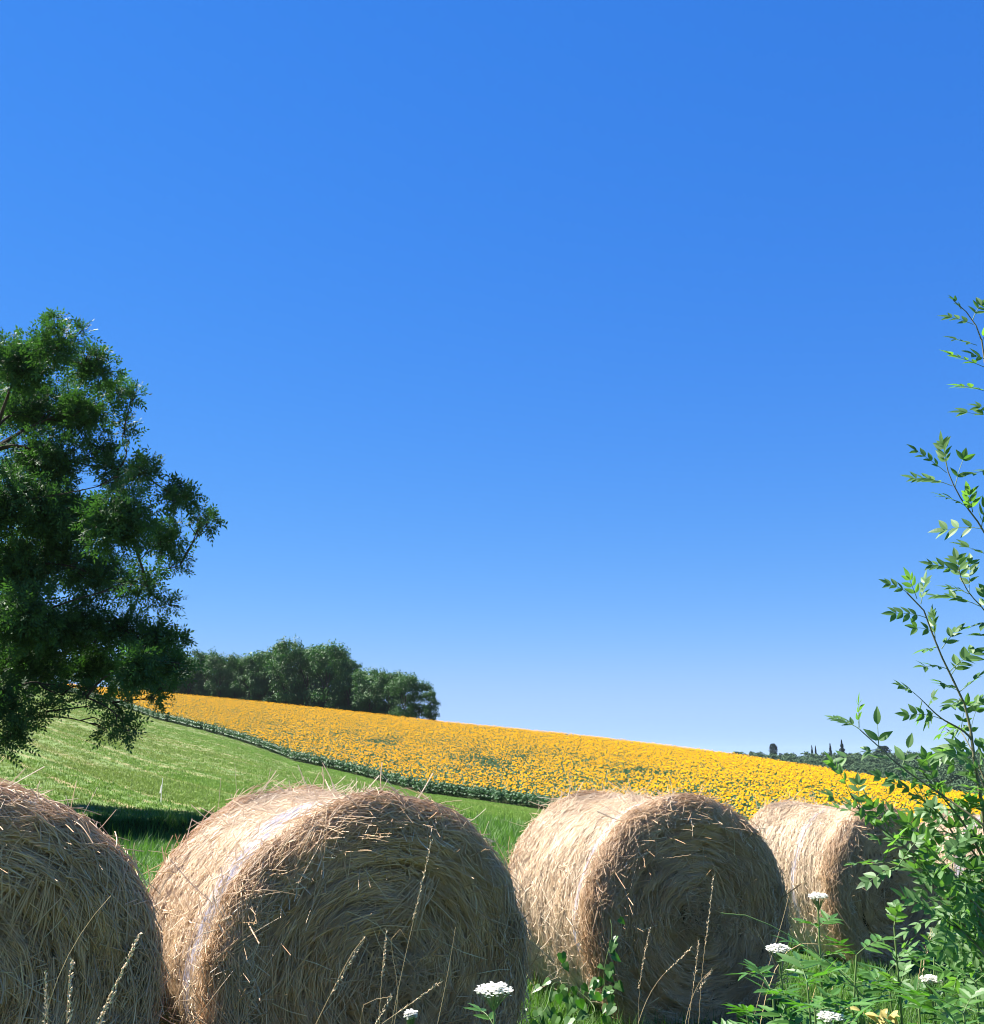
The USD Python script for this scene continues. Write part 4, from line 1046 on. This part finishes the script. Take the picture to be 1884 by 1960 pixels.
LOW = [(101, 'low danewort between the middle bale and the spreading danewort', (1480, 1905), 3.3), (102, 'danewort filling the bottom edge right of the middle bale', (1560, 1935), 3.0), (103, 'danewort before the foot of the half hidden bale', (1640, 1890), 3.6),
       (104, 'danewort under the seedling with pale oval leaflets', (1700, 1860), 3.9), (105, 'danewort at the bottom edge right of the withered leaves', (1760, 1935), 3.0), (106, 'danewort nearest the bottom right corner of the view', (1845, 1940), 2.8), (107, 'danewort left of the right edge bush foot', (1800, 1850), 3.7),
       (108, 'danewort in the shade of the middle bale foot', (1430, 1945), 3.4)]
for sd, label, top, yd in LOW:
    herb(sd, 'danewort_plant', label, 'plant', top, yd, lean=(.02, .05), span=.36, nodes=6, leaf=(.17, 4, .078, .019))

# bindweed creeping up the middle bale and over the ground left of it
rng = np.random.default_rng(95)
def heart(c, d, nrm, L):
    d = norm(d); s = norm(np.cross(nrm, d)); nn = np.cross(d, s)
    o = np.array([(0, 0), (-.12, .22), (.05, .42), (.4, .36), (1, 0), (.4, -.36), (.05, -.42), (-.12, -.22), (.45, 0)]) * L
    z = np.array([0, .04, .08, .06, -.08, .06, .08, .04, 0]) * L
    v = c + o[:, :1] * d + o[:, 1:] * s + z[:, None] * nn
    return v, np.array([[8, k, (k + 1) % 8] for k in range(8)])


for label, line, nl, sz in (('bindweed climbing the front rim of the middle bale', [(1172, 1965, 5.65), (1160, 1900, 5.62), (1158, 1850, 5.6), (1170, 1800, 5.62), (1168, 1760, 5.66)], 26, .055),
                            ('bindweed tangle at the foot of the middle bale beside the second bale', [(1010, 1950, 5.0), (1050, 1915, 5.2), (1085, 1885, 5.5), (1110, 1900, 5.5), (1120, 1945, 5.3)], 46, .06)):
    P = smooth_line([at(*q) for q in line], 24); g = P[0].copy()
    t = thing('bindweed_vine', label, 'vine', g)
    obj('stem', tube(P - g, .002, 5), M['stem_green'], t, True)
    for _ in range(nl):
        c = P[rng.integers(0, 24)] - g + rng.normal(0, .035, 3) * ([1, .4, .6] if 'climbing' in label else [2.2, 1, 1.6])
        obj('leaf', heart(c, [rng.normal(0, .6), rng.normal(-.3, .3), -.7], [rng.normal(-.3, .3), -.7, .6], sz * rng.uniform(.6, 1.1)), M['leaf_elder'], t)

# withered yellow leaves at the bottom right
p = at(1700, 1962, 3.2); p[2] = float(ground_z(p[0], p[1]))
wt = thing('withered_plant', 'low plant with withered yellow leaves at the bottom right edge', 'plant', p)
obj('stem', tube(smooth_line([[0, 0, 0], [.01, 0, .3], at(1702, 1950, 3.2) - p], 8), np.linspace(.004, .002, 8), 5), M['withered'], wt, True)
for _ in range(12):
    c = at(1690 + rng.normal(0, 26), 1945 + rng.normal(0, 10), 3.2) - p
    obj('leaf', leaflet(c, [rng.normal(0, 1), rng.normal(-.2, .5), rng.normal(.1, .4)], [0, -.4, .9], rng.uniform(.03, .055), .018, .4), M['withered'], wt)

# ------------------------------------------------------------------ dry stalks and green grass stems before the bales
def stalk(seed, label, pts, ydist, head=None, mat='dry', rad=.0012, name='dry_grass_stalk', cat='grass stalk', down=True):
    rng = np.random.default_rng(seed)
    P = np.array([at(u_, v_, ydist + dy) for u_, v_, dy in [(*p, 0) if len(p) == 2 else p for p in pts]])      # tip first
    if down:
        d = P[-1] - P[-2]; g = P[-1].copy(); g[0] += np.clip(d[0] / max(-d[2], .05), -.4, .4) * (g[2] - .05) * .5; g[1] += .03; g[2] = float(ground_z(g[0], g[1])) - .01
        P = np.vstack([P, g])
    g = P[-1].copy(); line = smooth_line(P - g, 20)
    t = thing(name, label, cat, g)
    obj('stem', tube(line, np.linspace(rad * .55, rad, 20), 5), M[mat], t, True)
    if head:
        n = head[0]; parts = []
        for k in range(n):
            q = line[0] + (line[4] - line[0]) * (k / n) * head[1]; d = norm(line[0] - line[4] + rng.normal(0, .45, 3) * np.linalg.norm(line[0] - line[4]))
            L = rng.uniform(.007, .013); s = norm(np.cross(d, rng.normal(size=3))) * head[2] * .55; s2 = np.cross(d, s)
            q = q + s * 1.2
            parts.append((np.array([q, q + d * L * .5 + s, q + d * L * .5 - s * .5 + s2 * .8, q + d * L * .5 - s * .5 - s2 * .8, q + d * L]), np.array([[0, 1, 2], [0, 2, 3], [0, 3, 1], [1, 4, 2], [2, 4, 3], [3, 4, 1]])))
        obj('seed_head', merge(parts), M['seed'], t)
    return t


Hd = (60, 1.0, .0032)
stalk(201, 'leaning dry stalk with a thick pale seed head before the leftmost bale', [(266, 1790), (236, 1856), (205, 1915), (190, 1960)], 2.7, (110, 1.2, .0055))
stalk(202, 'upright bleached dry stalk at the bottom left before the leftmost bale', [(86, 1862), (90, 1900), (92, 1960)], 2.7, (50, .8, .004))
stalk(203, 'short dry stalk with a plump pale seed head at the lower left', [(138, 1838), (132, 1880), (128, 1960)], 2.7, (80, 1.2, .005))
stalk(205, 'slender curved dry stalk crossing the leftmost bale from lower left', [(212, 1715), (160, 1780), (112, 1870), (84, 1960)], 2.8)
stalk(206, 'longest dry stalk with a slim seed head standing before the second bale', [(826, 1610), (808, 1690), (789, 1774), (757, 1922), (750, 1960)], 3.5, Hd)
stalk(207, 'dry stalk with drooping tip leaning right before the middle of the second bale', [(697, 1796), (676, 1822), (653, 1864), (605, 1960)], 3.4, Hd)
stalk(208, 'short upright dry stalk at the tuft in the second bale', [(740, 1780), (733, 1845), (729, 1900), (726, 1960)], 3.6, (50, .8, .0034))
stalk(209, 'brown upright stalk with a hooked top right of the tuft in the second bale', [(781, 1803), (770, 1778), (758, 1782), (756, 1850), (755, 1960)], 3.6)
stalk(210, 'dry stalk slanting up to the right low before the second bale', [(843, 1880), (800, 1912), (745, 1950), (720, 1968)], 3.3, (40, .8, .003))
stalk(211, 'nearly level dry seed head low before the second bale', [(748, 1908), (726, 1912), (704, 1917), (690, 1965)], 3.3, (50, 1.0, .0036))
stalk(212, 'dry stalk with a bare tip near the right rim of the second bale', [(872, 1775), (858, 1860), (838, 1960)], 3.5)
stalk(213, 'tall dry stalk with an upright seed head before the middle bale', [(1366, 1677), (1362, 1720), (1350, 1810), (1338, 1960)], 4.9, (70, 1.4, .004))
stalk(214, 'dry stalk leaning right with a tufted head before the middle bale', [(1323, 1815), (1300, 1838), (1270, 1866), (1222, 1960)], 4.8, (45, .9, .0036))
stalk(215, 'thin dry stalk left of the tall upright one before the middle bale', [(1338, 1800), (1334, 1840), (1326, 1900), (1318, 1960)], 4.8, (45, 1.2, .0036))
stalk(216, 'dry stalk with long seed head at the left part of the middle bale end', [(1244, 1778), (1236, 1815), (1226, 1880), (1222, 1960)], 4.9, (70, 1.6, .0036))
stalk(219, 'dry stalk bent to the right with a small head low before the middle bale', [(1362, 1858), (1340, 1880), (1322, 1920), (1312, 1960)], 4.7, (40, .8, .0036))
stalk(220, 'two toned dry stalk crossing the right side of the middle bale end', [(1510, 1715), (1490, 1790), (1462, 1880), (1440, 1960)], 4.6)
stalk(221, 'thin dry stalk slanting left across the right side of the middle bale', [(1445, 1775), (1470, 1820), (1500, 1880), (1530, 1950)], 4.6)
stalk(222, 'long green stem arching from the danewort over the middle bale', [(1380, 1748), (1422, 1751), (1486, 1777), (1545, 1812), (1600, 1852), (1650, 1905), (1690, 1960)], 3.2, None, 'stem_green', .0028, 'arching_stem', 'stem')
stalk(223, 'pale twig lying across the front of the half hidden bale', [(1604, 1812), (1570, 1808), (1535, 1806), (1500, 1830)], 3.6, None, 'dry', .0022)
stalk(224, 'white seed spike by the pale seedling under the bush', [(1784, 1778), (1772, 1812), (1762, 1850), (1756, 1960)], 3.6, (40, .9, .003))

# small straw litter and dead grass at the foot of the bales
rng = np.random.default_rng(97)
dead = [[('blades', tuft(rng, 12, .22, .16, .006, .8, 3), M['dry'], False)] for _ in range(3)]
n = 420
tt = rng.random(n); x = -2.6 + 4.4 * tt + rng.normal(0, .3, n); y = 3.35 + np.interp(x, [-2.6, -.4, 1.15, 3.4, 4.2], [-.35, .35, 2.3, 5.3, 6.2]) + rng.normal(0, .25, n)
instancer('dead_grass', dead, np.stack([x, y, ground_z(x, y)], -1), rng.uniform(0, 6.28, n), rng.uniform(.6, 1.2, n), rng.integers(0, 3, n), label='tan dead grass and straw litter along the foot of the bales', cat='dead grass')
